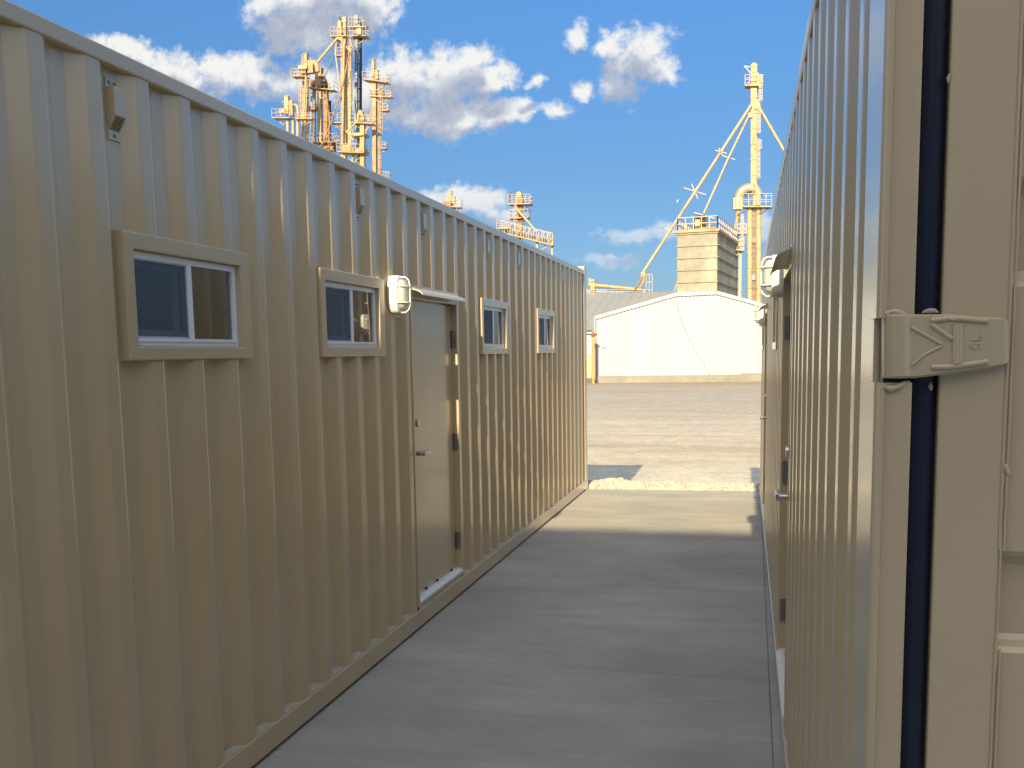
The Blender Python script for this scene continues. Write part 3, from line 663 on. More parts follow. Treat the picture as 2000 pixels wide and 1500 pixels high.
    def rib(pts, r):
        P3 = []
        for (a, b), (c, d) in zip(pts, pts[1:]):
            for k in range(6):
                x, y = a+(c-a)*k/5, b+(d-b)*k/5; q = at(x, y, YE); P3.append(Vector((q.x, YE+dd(x)-.0002, q.z)))
        rb.tube(P3, r, 8)
    rib([(1812, 627), (1850, 622), (1922, 628)], .0040); rib([(1812, 716), (1850, 716), (1922, 706)], .0040)
    rib([(1775, 640), (1832, 672)], .0026); rib([(1775, 713), (1800, 692), (1832, 676)], .0022); rib([(1812, 634), (1852, 662)], .0036)
    rib([(1860, 634), (1860, 710)], .0052); rib([(1866, 634), (1866, 709)], .0048)
    rb.build('hinge_rib', M['tan'], HG)
    tx = MB()
    def stroke(pts):
        tx.tube([(lambda q: Vector((q.x, YE+dd(x)-.0002, q.z)))(at(x, y, YE)) for x, y in pts], .0013, 6)
    # cast letters S L, reading upwards
    stroke([(1906, 652), (1906, 664), (1889, 664)][::-1] if False else [(1908, 653), (1908, 664), (1908, 664), (1890, 664)])
    stroke([(1908-18*y, 681-11*x) for x, y in ((1, .85), (.7, 1), (.3, 1), (0, .82), (.1, .58), (.5, .5), (.9, .42), (1, .18), (.7, 0), (.3, 0), (0, .15))])
    tx.build('cast_letters', M['tan'], HG)
    # lower hinge and lock rod guide out of frame are left out
end_assembly()

# unseen building inferred behind the camera; roof line throws the shade, pale for fill
BK = thing('tall_metal_building', 'unseen tall pale metal building across the near end of the alley behind the viewpoint', 'building')
BY, BH = -12.0, 9.38
TB = lambda u, e, z: Vector((u, BY+e, z))
b1, _ = corrugated(TB, -22, 22, -.6, BH-.02, 0); b1.build('front_wall', M['whitewall'], BK, recalc=False)
b2 = MB(); b2.box(-22, 22, -10, .01, BH-.04, BH, TB); b2.build('roof', M['roofgrey'], BK)
b2 = MB(); b2.box(-22, 22, -10, -9.95, -.6, BH-.1, TB); b2.build('rear_wall', M['whitewall'], BK)

# ------------------------------------------------------------------ white warehouse and grey-roofed shed
def ribbed(poly, Yf, rib=.29, slope=0.0, depth=.08):
    """front wall: polygon given as (x, z) outline with flat bottom; vertical ribs modelled"""
    xs0, xs1 = poly[0][0], poly[-1][0]
    def top(x):
        for (a, za), (b, zb) in zip(poly, poly[1:]):
            if a <= x <= b: return za+(zb-za)*(x-a)/max(b-a, 1e-6)
        return poly[-1][1]
    xs = []; x = xs0
    while x < xs1: xs += [x, x+rib*.80, x+rib*.82, x+rib*.98]; x += rib
    xs = sorted(set([q for q in xs if q < xs1] + [p[0] for p in poly] + [xs1]))
    def dep(x):
        t = ((x-xs0) % rib)/rib
        return 0 if t < .80 else (-depth*(t-.80)/.02 if t < .82 else (-depth if t < .98 else -depth*(1-t)/.02))
    mb = MB(); zb = -.1
    for a, b in zip(xs, xs[1:]):
        da, db = dep(a+1e-5), dep(b-1e-5)
        mb.add([(a, Yf(a)-da, zb), (b, Yf(b)-db, zb), (b, Yf(b)-db, top(b)), (a, Yf(a)-da, top(a))], [(0, 1, 2, 3)])
    return mb, top
WH = thing('warehouse', 'white ribbed-metal warehouse with a low gable standing across the yard', 'warehouse')
YW = 78
Yf = lambda x: YW
def xz(px, py, Y=YW): p = at(px, py, Y); return (p.x, p.z)
gp = [xz(1162, 622), xz(1319, 577), xz(1401, 573), xz(1600, 628)]
wl, wtop = ribbed(gp, Yf); wo = wl.build('wall', M['whitewall'], WH, recalc=False)
tr = MB()
for a, b in zip(gp, gp[1:]): tr.beam((a[0], YW-.06, a[1]+.05), (b[0], YW-.06, b[1]+.05), .12, .26)
tr.beam((gp[0][0], YW-.06, gp[0][1]), (gp[0][0], YW-.06, -.1), .12, .12); tr.build('trim', M['whitewall'], WH)
rf = MB()
for a, b in zip(gp, gp[1:]): rf.add([(a[0], YW, a[1]+.12), (b[0], YW, b[1]+.12), (b[0], YW+26, b[1]+.12), (a[0], YW+26, a[1]+.12)], [(0, 1, 2, 3)])
rf.build('roof', M['roofgrey'], WH, recalc=False)
sw = MB(); sw.box(gp[0][0], gp[0][0]+.1, YW, YW+26, -.1, gp[0][1]+.1); sw.build('side_wall', M['whitewall'], WH)
ft = MB(); ft.box(gp[0][0]-.1, gp[-1][0], YW-.35, YW+.1, -.75, -.075)
pa = at(1447, 729, YW); ft.box(pa.x, gp[-1][0], YW-.25, YW+.1, -.08, pa.z)
ft.build('footing', M['footing'], WH)
# low heaps of spoil along the footing
sg = MB(); p = [xz(1174, 668, YW-.1), xz(1184, 679, YW-.1)]
sg.box(p[0][0], p[1][0], YW-.08, YW-.05, p[1][1], p[0][1])
SG = sg.build('wall_sign', M['sign']); tag(SG, 'small white notice with faded grey lines on the white warehouse wall', 'sign')
ink = MB()
for yy, a, b in ((669.7, 1175.3, 1179.4), (669.9, 1180, 1182), (672, 1177.5, 1181.8), (674.3, 1176.3, 1178.6), (674.1, 1180.2, 1182.8), (677.8, 1175, 1183.6)):
    q0, q1 = at(a, yy, YW-.1), at(b, yy+.9, YW-.1); ink.box(q0.x, q1.x, YW-.095, YW-.085, q1.z, q0.z)
ink.build('lettering', M['ink'], SG)
cb = MB(); pts = []
for px, py in ((1319, 578), (1324, 600), (1332, 628), (1343, 655), (1356, 680), (1371, 706), (1384, 727), (1394, 742)):
    q = at(px, py, YW-.25); pts.append(q)
cb.tube(pts, .012, 6); tag(cb.build('cable', M['wire']), 'thin grey cable sagging down the white warehouse front', 'cable')

# grey-roofed shed behind on the left
SH = thing('storage_shed', 'long shed with a broad grey metal roof behind the white warehouse', 'shed')
e0 = at(1150, 645, 92).z; r0 = at(1150, 574, 108).z
ro = MB(); n = 40; xa, xb = -40, -2
for i in range(n):
    x = xa+(xb-xa)*i/n; x2 = xa+(xb-xa)*(i+1)/n
    ro.add([(x, 92, e0), (x2, 92, e0), (x2, 108, r0), (x, 108, r0)], [(0, 1, 2, 3)]); ro.box(x, x+.06, 92, 92.1, e0-.12, e0+.02)
    ro.beam((x, 92, e0+.01), (x, 108, r0+.01), .05, .03)
ro.build('roof', M['roofgrey'], SH, recalc=False)
sh = MB(); zc = at(1150, 692, 92).z; sh.box(xa, -12.5, 92.3, 92.5, zc, e0-.02); sh.build('wall', M['whitewall'], SH)
sh = MB(); sh.box(xa, -12.5, 92.2, 92.45, -.6, zc); sh.build('base_wall', M['duct'], SH)

# yellow post with rusty cap by the warehouse corner
YP = 76
PT = thing('yellow_pipe_post', 'slim yellow pipe post with a rusty cap at the left corner of the white warehouse', 'post')
a, b = at(1158.5, 657, YP), at(1158.5, 738, YP); mb = MB(); mb.tube([(a.x, YP, -.6), (a.x, YP, a.z)], .115, 12); mb.tube([(a.x, YP, b.z-.1), (a.x, YP, b.z+.25)], .17, 12); mb.build('pipe', M['post'], PT)
mb = MB(); mb.tube([(a.x-.12, YP, a.z+.15), (a.x+.1, YP, a.z+.12)], .17, 12); mb.tube([(a.x, YP, a.z-.05), (a.x, YP, a.z+.2)], .13, 10); mb.build('cap', M['rustcap'], PT)
mb = MB(); q = at(1150, 652, YP); mb.tube([(q.x-1.5, YP, q.z+.03), (a.x+.3, YP, a.z+.12)], .05, 8); mb.build('crossbar', M['darkm'], PT)

# ------------------------------------------------------------------ elevator legs, platforms, spouts
class Tower:
    def __init__(s, Y, label, name='grain_elevator_leg', cat='grain elevator', group='grain elevator legs'):
        s.Y = Y; s.k = Y/FPX; s.o = thing(name, label, cat, group)
    def P(s, px, py, dy=0): return at(px, py, s.Y) + Vector((0, dy, 0))
    def trunk(s, x0, x1, y0, y1, m='cream', dy=0, depth=None, rings=26, round_=False, name='trunk', x0b=None):
        w = (x1-x0)*s.k; d = depth or w; mb = MB(); xc = (x0+x1)/2; xcb = x0b if x0b is not None else xc
        a, b = s.P(xc, y0, dy), s.P(xcb, y1, dy)
        if round_: mb.tube([a, b], w/2, 14)
        else: mb.box(-w/2, w/2, -d/2, d/2, 0, 1, lambda x, y, z: b.lerp(a, z)+Vector((x, y, 0)))
        n = max(1, int((y1-y0)/rings))
        for i in range(n+1):
            c = b.lerp(a, i/n)
            if round_: mb.tube([c-Vector((0, 0, .06)), c+Vector((0, 0, .06))], w/2+.06, 14)
            else: mb.box(c.x-w/2-.06, c.x+w/2+.06, c.y-d/2-.06, c.y+d/2+.06, c.z-.05, c.z+.05)
        mb.build(name, M[m], s.o); return s
    def down(s, x, y, w=10, m='cream', dy=0):            # continue to the ground behind the cabins
        p = s.P(x, y, dy); mb = MB(); r = w*s.k/2; mb.box(p.x-r, p.x+r, p.y-r, p.y+r, -.6, p.z); mb.build('trunk', M[m], s.o); return s
    def platform(s, x0, x1, y, depth=2.6, rail=16, m='cream', dy=0, posts=5, lift=0, sides=True, tilt=0):
        k = s.k; a = s.P(x0, y, dy); b = s.P(x1, y+tilt, dy); mb = MB(); th = .08
        pl = thing_part('platform', s.o); depth *= .55
        d0, d1 = -depth/2, depth/2
        mb.add([a+Vector((0, d0, 0)), b+Vector((0, d0, 0)), b+Vector((0, d1, 0)), a+Vector((0, d1, 0)), a+Vector((0, d0, -th*1.6)), b+Vector((0, d0, -th*1.6)), b+Vector((0, d1, -th*1.6)), a+Vector((0, d1, -th*1.6))],
               [(0, 1, 2, 3), (7, 6, 5, 4), (0, 4, 5, 1), (1, 5, 6, 2), (2, 6, 7, 3), (3, 7, 4, 0)])
        c = (a+b)/2; L_ = (b-a).length
        mb.beam(a+Vector((L_*.12, 0, -.15)), c+Vector((0, 0, -.15-L_*.28)), .09); mb.beam(b+Vector((-L_*.12, 0, -.15)), c+Vector((0, 0, -.15-L_*.28)), .09)
        mb.build('deck', M[m], pl)
        r = MB(); hh = rail*k; wr = .045
        for dd in (d0, d1):
            for f in (.5, 1): r.beam(a+Vector((0, dd, hh*f)), b+Vector((0, dd, hh*f)), wr)
            for i in range(posts): q = a.lerp(b, i/(posts-1)); r.beam(q+Vector((0, dd, 0)), q+Vector((0, dd, hh)), wr)
        for q in (a, b):
            for f in (.5, 1): r.beam(q+Vector((0, d0, hh*f)), q+Vector((0, d1, hh*f)), wr)
        r.build('railing', M['rail'], pl); return s
    def box(s, x0, x1, y0, y1, m='cream', dy=0, depth=None, name='machine_box'):
        a, b = s.P(x0, y0, dy), s.P(x1, y1, dy); d = depth or abs(b.x-a.x); mb = MB(); mb.bbox(a.x, b.x, a.y-d/2, a.y+d/2, b.z, a.z, min(.05, d*.1)); mb.build(name, M[m], s.o); return s
    def pipe(s, pts, w, m='cream', dy=0, dy2=None, name='spout', flanges=True):
        n = len(pts); P3 = [s.P(x, y, dy+((dy2-dy)*i/(n-1) if dy2 is not None else 0)) for i, (x, y) in enumerate(pts)]
        mb = MB(); mb.tube(P3, w*s.k/2, 10)
        if flanges:
            for a, b in zip(P3, P3[1:]):
                L_ = (b-a).length; q = int(L_/3.2)
                for i in range(1, q+1): c = a.lerp(b, i/(q+1)); d = (b-a).normalized()*.06; mb.tube([c-d, c+d], w*s.k/2+.05, 10)
        mb.build(name, M[m], s.o); return s
    def head(s, x0, x1, y0, y1, m='cream', dy=0):        # rounded elevator head with motor
        a, b = s.P(x0, y0, dy), s.P(x1, y1, dy); w = b.x-a.x; h = a.z-b.z; r = min(w/2, h*.6); mb = MB()
        pts = [(a.x, b.z)] + [((a.x+b.x)/2-w/2*cos(pi*i/12), a.z-r+r*sin(pi*i/12)) for i in range(13)] + [(b.x, b.z)]
        mb.prism(pts, lambda x, z: Vector((x, a.y-w*.45, z)), lambda x, z: Vector((x, a.y+w*.45, z)))
        mb.bbox(b.x-.05, b.x+w*.35, a.y-w*.6, a.y+.2, b.z+h*.1, b.z+h*.45, .04); mb.tube([((a.x+b.x)/2, a.y-w*.7, b.z+h*.5), ((a.x+b.x)/2, a.y+w*.7, b.z+h*.5)], w*.16, 10)
        mb.build('head', M[m], s.o); return s
    def ladder(s, x, y0, y1, w=7, dy=-.6, cage=True, m='rail', step=5):
        a, b = s.P(x, y0, dy), s.P(x, y1, dy); mb = MB(); r = w*s.k/2; wr = .045
        for sx in (-r*.5, r*.5): mb.beam(a+Vector((sx, 0, 0)), b+Vector((sx, 0, 0)), wr)
        n = max(2, int((y1-y0)/step))
        for i in range(n+1):
            c = a.lerp(b, i/n); mb.beam(c+Vector((-r*.5, 0, 0)), c+Vector((r*.5, 0, 0)), wr*.8)
            if cage and i % 2 == 0:
                hp = [c+Vector((r*cos(t), -.15-r*1.1*sin(t), 0)) for t in [pi*j/6 for j in range(7)]]
                for p, q in zip(hp, hp[1:]): mb.beam(p, q, wr)
        if cage:
            for t in (pi*.15, pi*.5, pi*.85): o = Vector((r*cos(t), -.15-r*1.1*sin(t), 0)); mb.beam(a+o, b+o, wr*.8)
        mb.build('ladder', M[m], s.o); return s
    def elbow(s, pts, w, m='cream', dy=0, name='duct'):
        P3 = [s.P(x, y, dy) for x, y in pts]; mb = MB(); sm = []
        for i in range(len(P3)-1):
            p0 = P3[max(0, i-1)]; p1 = P3[i]; p2 = P3[i+1]; p3 = P3[min(len(P3)-1, i+2)]
            for t in (0, .25, .5, .75): sm.append(.5*((2*p1)+(-p0+p2)*t+(2*p0-5*p1+4*p2-p3)*t*t+(-p0+3*p1-3*p2+p3)*t**3))
        sm.append(P3[-1]); mb.tube(sm, w*s.k/2, 12); mb.build(name, M[m], s.o); return s
    def brace(s, segs, w=1.2, m='rail', dy=0, name='brace'):
        mb = MB()
        for (a, b, c, d) in segs: mb.beam(s.P(a, b, dy), s.P(c, d, dy), w*s.k)
        mb.build(name, M[m], s.o); return s

# right-hand leg behind the hopper
t = Tower(112, 'slender cream elevator leg on the right with long guy-braced spouts fanning down from it')
t.trunk(1467, 1478, 130, 372, rings=30); t.head(1467, 1478, 124, 160)
t.brace([(1454, 129, 1466, 131), (1456, 131, 1466, 143), (1454, 129, 1454, 132)], 1.2, 'greyleg')
t.platform(1455, 1489, 168, 2.4, 17); t.box(1478, 1486, 150, 168, 'creamw', -.3); t.trunk(1487, 1489.5, 147, 160, 'creamw', name='lamp_post', rings=20)
t.ladder(1485.5, 152, 200, 7); t.ladder(1482, 212, 262, 7); t.platform(1475, 1487, 290, 1.6, 14, posts=3); t.ladder(1481, 275, 350, 7); t.ladder(1482, 226, 250, 6, -.2, False)
t.trunk(1477, 1480, 172, 362, 'rust', dy=.4, rings=20, name='riser_pipe')
t.box(1474, 1485, 196, 215, 'cream', -.2, name='distributor'); t.box(1461, 1470, 222, 232, 'creamw', -.3, name='distributor')
t.pipe([(1467, 208), (1256, 538)], 5.4, 'creamw', -.6, -1.4); t.pipe([(1462, 229), (1420, 322), (1377, 424)], 3.8, 'creamw', -.4, -3)
t.pipe([(1479, 205), (1532, 296), (1560, 345)], 5.2, 'creamw', -.3, 0); t.pipe([(1483, 212), (1560, 338)], 3.2, 'creamw', .5, 1.2)
t.brace([(1398, 297, 1420, 303), (1405, 293, 1411, 306), (1337, 369.5, 1380, 383), (1352, 362, 1364, 391), (1411, 307, 1436, 315), (1300, 448, 1318, 456), (1306, 445, 1314, 458)], 1.5, 'creamw', -1)
t.elbow([(1441, 408), (1441, 392), (1447, 376), (1461, 367), (1475, 369), (1482, 382)], 19, 'duct', .2)
t.trunk(1433.5, 1449, 388, 408, 'duct', .2, name='duct_box', rings=30)
t.elbow([(1442, 408), (1440, 425), (1435, 452)], 7.5, 'cream', .2)
t.platform(1451, 1507, 404, 3, 22, posts=6); t.box(1470, 1484, 383, 403, 'cream', -.4)
t.brace([(1478, 420, 1500, 408), (1462, 404, 1474, 362), (1478, 404, 1474, 362), (1456, 404, 1440, 420)], 1.6, 'rust', -.3)
t.trunk(1459, 1469.5, 404, 640, 'creamw', rings=38, depth=.6, round_=True); t.trunk(1476, 1486.5, 404, 640, 'creamw', rings=38, round_=True)
t.ladder(1472.5, 408, 600, 5, .2, True, 'rust', 6); t.box(1469, 1477, 465, 475, 'rust'); t.box(1468, 1476, 536, 548, 'greyleg')
t.down(1464, 640, 10, 'creamw'); t.down(1481, 640, 10, 'creamw')

# tall box bin with machinery on top
BN = thing('box_bin', 'tall stained grey box bin with stacked panels and a railed top above the warehouse', 'storage bin')
A = at(1401, 454, 92); Bp = Vector((A.x+1.9*.86, 92+13.5, 0)); zt, zb = A.z, at(1401, 573, 92).z
side = Vector((Bp.x-A.x, Bp.y-A.y, 0)).normalized(); frn = Vector((-side.y, side.x, 0))
wd = abs((at(1322, 454, 92)-A).length); dp = 13
O = Vector((A.x, A.y, 0))
def BT(a, b, z): return O + frn*a + side*b + Vector((0, 0, z))      # a: along the front to the left, b: into depth
mb = MB(); nb = 5; hh = (zt-zb)/nb
for i in range(-3, nb):
    z0 = zb+hh*i; mb.box(0, wd, 0, dp, z0+.04, z0+hh-.04, BT); mb.box(-.10, wd+.10, -.10, dp+.1, z0-.045, z0+.045, BT)
mb.box(-.1, wd+.1, -.1, dp+.1, zt-.05, zt+.12, BT)
mb.build('panel_wall', M['hopper'], BN)
mb = MB()
for a, b in ((.2, .2), (wd-.2, .2), (.2, dp-.2), (wd-.2, dp-.2)): mb.box(a-.15, a+.15, b-.15, b+.15, -.6, zb-hh*3, BT)
mb.build('leg', M['creamw'], BN)
mb = MB(); mb.box(-.22, wd+.22, -.22, dp+.2, zt+.12, zt+.34, BT); mb.build('roof_curb', M['cream'], BN)
mb = MB(); zr = zt+.34
cs = [(0, 0), (wd, 0), (wd, dp), (0, dp)]
for i in range(4):
    (a, b), (c, d) = cs[i], cs[(i+1) % 4]
    for f in (.55, 1.1): mb.beam(BT(a, b, zr+f), BT(c, d, zr+f), .07)
    n = 5 if i % 2 == 0 else 12
    for j in range(n+1): q = (a+(c-a)*j/n, b+(d-b)*j/n); mb.beam(BT(*q, zr), BT(*q, zr+1.1), .07)
mb.build('railing', M['rail'], BN)
t2 = Tower(93, 'rust-brown spout turnhead on the railed top of the grey box bin', 'turnhead', 'machine', None)
t2.box(1359, 1378, 422, 450, 'darkm', depth=1.0); t2.box(1358, 1368, 431, 444, 'cream', -.7, depth=.3); t2.brace([(1357, 423, 1357, 450), (1381, 422, 1383, 450), (1357, 424, 1381, 423), (1366, 420, 1396, 450)], 1.8, 'darkm', -.2, 'frame')
t2.brace([(1356, 416, 1397, 428)], 1.6, 'rail', -.4); t2.box(1358, 1400, 446, 453, 'rust', depth=1.5); t2.box(1380, 1390, 440, 450, 'creamw', -.2)
# equipment walkway along the right top edge of the bin
t3 = Tower(104, 'yellow walkway with small motors behind the right top edge of the box bin', 'bin_walkway', 'walkway', None)
t3.platform(1420, 1453, 485, 2.2, 18, 'cream', posts=6, tilt=4); t3.box(1425, 1432, 462, 476, 'cream'); t3.box(1434, 1440, 467, 480, 'rust'); t3.box(1441, 1447, 471, 484, 'cream'); t3.platform(1440, 1458, 455, 1.6, 16, 'cream', posts=4); t3.ladder(1450, 420, 490, 6, -.3)
t3.down(1446, 486, 5, 'creamw'); t3.down(1428, 486, 5, 'creamw')

# conveyor on the shed roof
cv = Tower(110.5, 'yellow tube conveyor with a railed catwalk along the ridge of the grey shed', 'roof_conveyor', 'conveyor', None)
cv.pipe([(1150, 556), (1158, 557), (1254, 566)], 7.2, 'cream', 0); cv.trunk(1154, 1162, 548, 574, 'cream', 0, rings=12, name='support'); cv.trunk(1150.5, 1153.5, 545, 556, 'creamw', name='vent_pipe', rings=20)
cv.box(1155, 1161, 546, 550, 'creamw', -.2); cv.platform(1140, 1262, 573.5, 1.5, 7, posts=12, m='creamw'); cv.trunk(1156, 1159, 574, 588, 'creamw', -2, name='drop_pipe', rings=30)
cv.pipe([(1236, 572), (1246, 556), (1256, 540)], 3.2, 'rust', -.4, name='brace'); cv.pipe([(1251, 562), (1258, 548), (1257, 536)], 5, 'cream', -.2); cv.box(1252, 1261, 532, 541, 'cream')
cv.brace([(1262, 535, 1262, 573), (1274, 535, 1274, 573), (1246, 552, 1274, 550), (1262, 566, 1274, 566), (1262, 536, 1274, 536), (1268, 536, 1268, 573)], 1.0, 'rail', 0, 'frame')
cv.pipe([(1323, 540), (1313, 573)], 3.4, 'creamw', 2)

# left-hand group of legs behind the long cabin
Tall = Tower(140, 'tallest cream leg of the left group with a spout hub just under its head')
Tall.trunk(667, 677, 78, 300, rings=22); Tall.trunk(677.5, 683, 90, 300, 'creamw', .6, rings=22, name='return_trunk')
Tall.head(660.5, 668.5, 41, 70); Tall.box(669, 677, 34, 44, 'creamw', depth=.5, name='motor'); Tall.trunk(671, 676.5, 44, 72, 'cream', rings=12, name='stack'); Tall.brace([(663.5, 32, 665, 40), (661, 34, 668, 38)], 1.3, 'darkm')
Tall.platform(649, 677, 72, 2.6, 16, posts=5); Tall.box(658, 672, 73, 80, 'creamw', name='hub')
Tall.pipe([(663, 78), (622, 128), (598, 156), (594, 290)], 5.0, 'creamw', -.8); Tall.pipe([(660, 84), (633, 150)], 2.2, 'greyleg', .2)
Tall.pipe([(668, 78), (676, 90), (673, 300)], 5.0, 'cream', -.8); Tall.pipe([(660, 86), (659, 112), (668, 180)], 3.2, 'creamw', -.6)
Tall.pipe([(688, 86), (691, 94), (687, 105), (678, 92)], 2.2, 'creamw', -.5); Tall.pipe([(688, 106), (676, 166), (654, 238), (632, 290)], 3.0, 'rust', -1.0)
Tall.platform(657, 676, 109, 2, 14, posts=4); Tall.platform(648, 670, 240, 2.2, 18, posts=4); Tall.ladder(686, 100, 210, 6, -.3); Tall.brace([(657, 250, 662, 240), (657, 250, 652, 242)], 1, 'greyleg')
Tall.down(672, 300, 10)
Gt = Tower(146, 'blue-grey galvanised tower standing just right of the tallest cream leg')
Gt.trunk(693.5, 699.5, 74, 222, 'greyleg', rings=24); Gt.trunk(701, 705.5, 76, 222, 'gasket', .2, rings=40); Gt.head(692, 702, 30, 66, 'greyleg'); Gt.box(699, 706, 42, 66, 'darkm')
Gt.platform(682, 719, 72, 3.4, 16, posts=7); Gt.platform(685, 712, 54, 2.6, 17, posts=6, m='rail'); Gt.brace([(714, 58, 720, 51), (716, 52, 719, 58)], 1.4, 'darkm'); Gt.box(703, 711, 60, 72, 'creamw', -.9)
Gt.ladder(690.5, 76, 214, 7, -.8, True, 'rail'); Gt.down(697, 222, 8, 'greyleg')
Ml = Tower(138, 'short cream leg with an elbow duct and a boxed head left of the tallest leg')
Ml.trunk(594, 601, 106, 135, 'cream', rings=14, name='stack'); Ml.trunk(589.5, 591.5, 108, 132, 'creamw', rings=30, name='vent_pipe'); Ml.trunk(595.5, 602, 158, 292, 'creamw', rings=30)
Ml.box(586, 603, 130, 136, 'creamw'); Ml.box(587, 598, 136, 145, 'rust'); Ml.box(600, 612, 118, 142, 'cream', .3); Ml.elbow([(604, 126), (610, 121), (617, 126), (619, 140)], 10, 'cream', .2)
Ml.platform(573, 601, 150, 2.8, 13, posts=5); Ml.ladder(592, 170, 230, 9, -.5); Ml.brace([(604, 120, 607, 112), (605, 132, 612, 128)], 1, 'rail')
Ml.pipe([(605, 152), (601, 220), (596, 285)], 5, 'cream', -1.2); Ml.down(599, 290, 8)
Mr = Tower(142, 'rust-streaked twin-trunk leg with a wide railed platform left of the tallest leg')
Mr.trunk(617, 630, 134, 172, 'cream', rings=14, name='head'); Mr.elbow([(628, 146), (634, 152), (639, 168)], 5, 'cream'); Mr.trunk(621, 629, 172, 300, rings=26); Mr.trunk(631, 639, 172, 300, 'rust', .4, rings=26); Mr.trunk(639.5, 643, 196, 300, 'darkm', .6, rings=30)
Mr.platform(605, 656, 172, 3.2, 15, posts=7, tilt=5); Mr.box(607, 616, 158, 170, 'rust'); Mr.box(631, 639, 160, 172, 'darkm'); Mr.trunk(611, 616, 176, 288, 'greyleg', rings=26); Mr.trunk(604.5, 608, 180, 262, 'creamw', .5, rings=26)
Mr.box(606, 622, 210, 216, 'rust'); Mr.platform(602, 664, 279, 3.6, 16, posts=9); Mr.brace([(630, 300, 652, 262), (635, 262, 660, 300), (645, 300, 668, 262), (628, 285, 640, 296)], 1.6, 'rust', -1.4); Mr.box(634, 652, 280, 294, 'rust', .5)
Mr.pipe([(640, 180), (646, 240), (644, 290)], 3, 'rust', -.5); Mr.brace([(652, 247, 668, 240), (655, 262, 668, 246)], 1, 'greyleg'); Mr.down(628, 300, 12)
Sl = Tower(132, 'small pale leg at the far left with a goose-neck duct and one platform')
Sl.trunk(556.5, 564.5, 189, 222, 'creamw', rings=14, name='head'); Sl.brace([(552, 199, 570, 199)], 2, 'creamw'); Sl.box(564, 573, 197, 226, 'cream', .1); Sl.elbow([(568, 206), (574, 204), (580, 210), (580, 232), (580, 280)], 5.5, 'creamw', .2)
Sl.box(549, 560, 214, 222, 'creamw', -.3); Sl.platform(536, 570, 231, 2.8, 16, posts=5); Sl.trunk(560, 564.5, 236, 285, 'creamw', rings=30); Sl.trunk(570.5, 574.5, 236, 285, 'creamw', rings=30); Sl.platform(580, 612, 232, 2, 10, posts=6); Sl.down(562, 285, 5); Sl.down(573, 285, 5)
Er = Tower(136, 'cream leg at the right of the left group with three small side platforms')
Er.trunk(726.5, 732, 117, 150, 'cream', rings=12, name='stack'); Er.trunk(733, 739, 138, 154, 'cream', rings=12, name='head'); Er.trunk(728, 735.5, 156, 345, rings=26); Er.trunk(737, 742, 168, 345, 'rust', .4, rings=30)
Er.platform(712, 759, 156, 3.0, 14, posts=6, tilt=6); Er.platform(724, 766, 188, 2, 11, posts=5, tilt=2); Er.platform(742, 760, 216, 2, 12, posts=3); Er.platform(741, 756, 290, 1.8, 12, posts=3); Er.box(743, 750, 176, 188, 'cream')
Er.ladder(747, 172, 262, 8, -.4); Er.ladder(745, 268, 330, 6, -.4); Er.pipe([(729, 212), (722, 236)], 3, 'creamw', -.3); Er.platform(746, 762, 350, 2, 14, posts=4); Er.down(733, 345, 9); Er.down(752, 350, 4)
Fr = Tower(134, 'squat cream leg with a bent spout and a boxed railed base')
Fr.head(700, 710, 216, 238, 'cream'); Fr.platform(688, 731, 240, 2.6, 15, posts=6, tilt=2); Fr.trunk(704, 713, 242, 325, 'cream', rings=22); Fr.trunk(698, 702.5, 244, 325, 'darkm', .6, rings=22)
Fr.pipe([(703, 222), (702, 238), (680, 259), (694, 276)], 4, 'creamw', -.6); Fr.platform(664, 716, 298, 4.2, 15, posts=8, tilt=2); Fr.box(671, 687, 284, 297, 'cream', .2, name='base_box'); Fr.box(688, 712, 290, 298, 'creamw', .8); Fr.box(686, 714, 262, 266, 'creamw', .4); Fr.ladder(692, 245, 296, 6, -.5)
Fr.trunk(687, 690, 302, 340, 'creamw', rings=30); Fr.trunk(708, 712, 302, 345, 'rust', rings=20); Fr.brace([(690, 302, 712, 340), (712, 302, 690, 340)], 1.4, 'rust', .2); Fr.pipe([(720, 244), (713, 262)], 2.2, 'creamw'); Fr.down(710, 325, 8)
Hs = Tower(150, 'small cream elevator head just showing over the cabin roof left of the low cloud')
Hs.trunk(877, 883, 374, 398, 'cream', rings=10, name='head'); Hs.box(882, 889, 384, 398, 'cream', .1); Hs.platform(865, 901, 403, 3, 14, posts=5, tilt=2); Hs.box(870, 884, 396, 404, 'rust', -.4); Hs.trunk(881, 889, 405, 440, 'rust', rings=14); Hs.brace([(897, 408, 899, 416), (866, 404, 884, 412)], 1.3, 'creamw'); Hs.down(885, 440, 7)
Ic = Tower(128, 'cream elevator head with two stacked square platforms over the far half of the cabin roof')
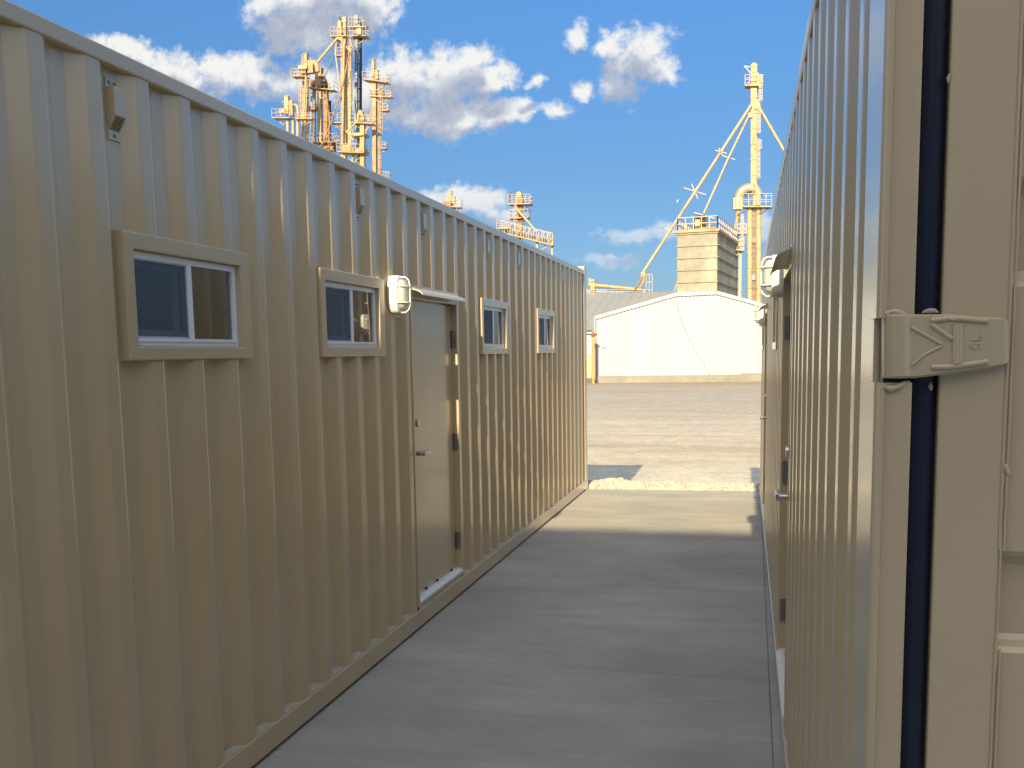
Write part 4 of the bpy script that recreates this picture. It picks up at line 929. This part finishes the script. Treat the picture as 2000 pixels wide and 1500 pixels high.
Ic.head(1008.5, 1019.5, 375, 398); Ic.box(1014, 1022, 386, 400, 'rust', -.2); Ic.platform(995, 1039, 399.5, 3.6, 17, posts=6, tilt=-1); Ic.trunk(1012, 1020.5, 402, 462, 'rust', rings=14, depth=.5); Ic.platform(996.5, 1034, 427, 3, 15, posts=5, tilt=-2)
Ic.pipe([(1011, 400), (1014, 411), (1054, 456)], 3.8, 'creamw', -1.6); Ic.box(995, 999, 381, 396, 'rust', -1.2); Ic.ladder(1008, 400, 448, 6, -.4); Ic.down(1016, 462, 7)
Wk = Tower(126, 'long cream catwalk with dense railings sloping down below the twin-platform head', 'elevated_catwalk', 'catwalk', None)
Wk.platform(973, 1082, 452, 2.6, 22, posts=22, tilt=27, m='cream'); Wk.platform(973, 996, 446, 3, 8, posts=3, m='creamw')
for i in range(9): Wk.box(985+i*10.5, 991+i*10.5, 446+i*2.7, 456+i*2.7, 'rust' if i % 2 else 'cream', .4)
Wk.brace([(1000+i*9, 452+i*2.2, 1004+i*9, 437+i*2.2) for i in range(9)], 1.3, 'creamw', -1.2); Wk.trunk(1047, 1052, 468, 500, 'cream', rings=30, name='leg'); Wk.trunk(1077, 1080, 470, 510, 'creamw', rings=40, name='leg'); Wk.brace([(1062, 478, 1078, 494), (1060, 490, 1080, 482)], 1.2, 'rust'); Wk.down(1049, 500, 5); Wk.down(1078, 510, 4)

# bird
bp = at(1323, 393, 95); mb = MB()
def rot(x, y, z): return bp+Vector((x, y, z))*.7
mb.tube([rot(-.10, 0, -.05), rot(-.04, 0, -.02), rot(.03, 0, .01), rot(.10, 0, .05), rot(.14, 0, .06)], [.01, .05, .065, .04, .012], 10)
mb.add([rot(-.02, 0, 0), rot(.06, 0, .03), rot(.14, .02, .24), rot(.02, .02, .16)], [(0, 1, 2, 3)]); mb.add([rot(-.02, 0, 0), rot(.05, 0, .02), rot(-.02, .03, -.22), rot(-.08, .03, -.12)], [(0, 1, 2, 3)])
tag(mb.build('bird', M['bird']), 'white bird in flight left of the long braced spouts', 'bird')
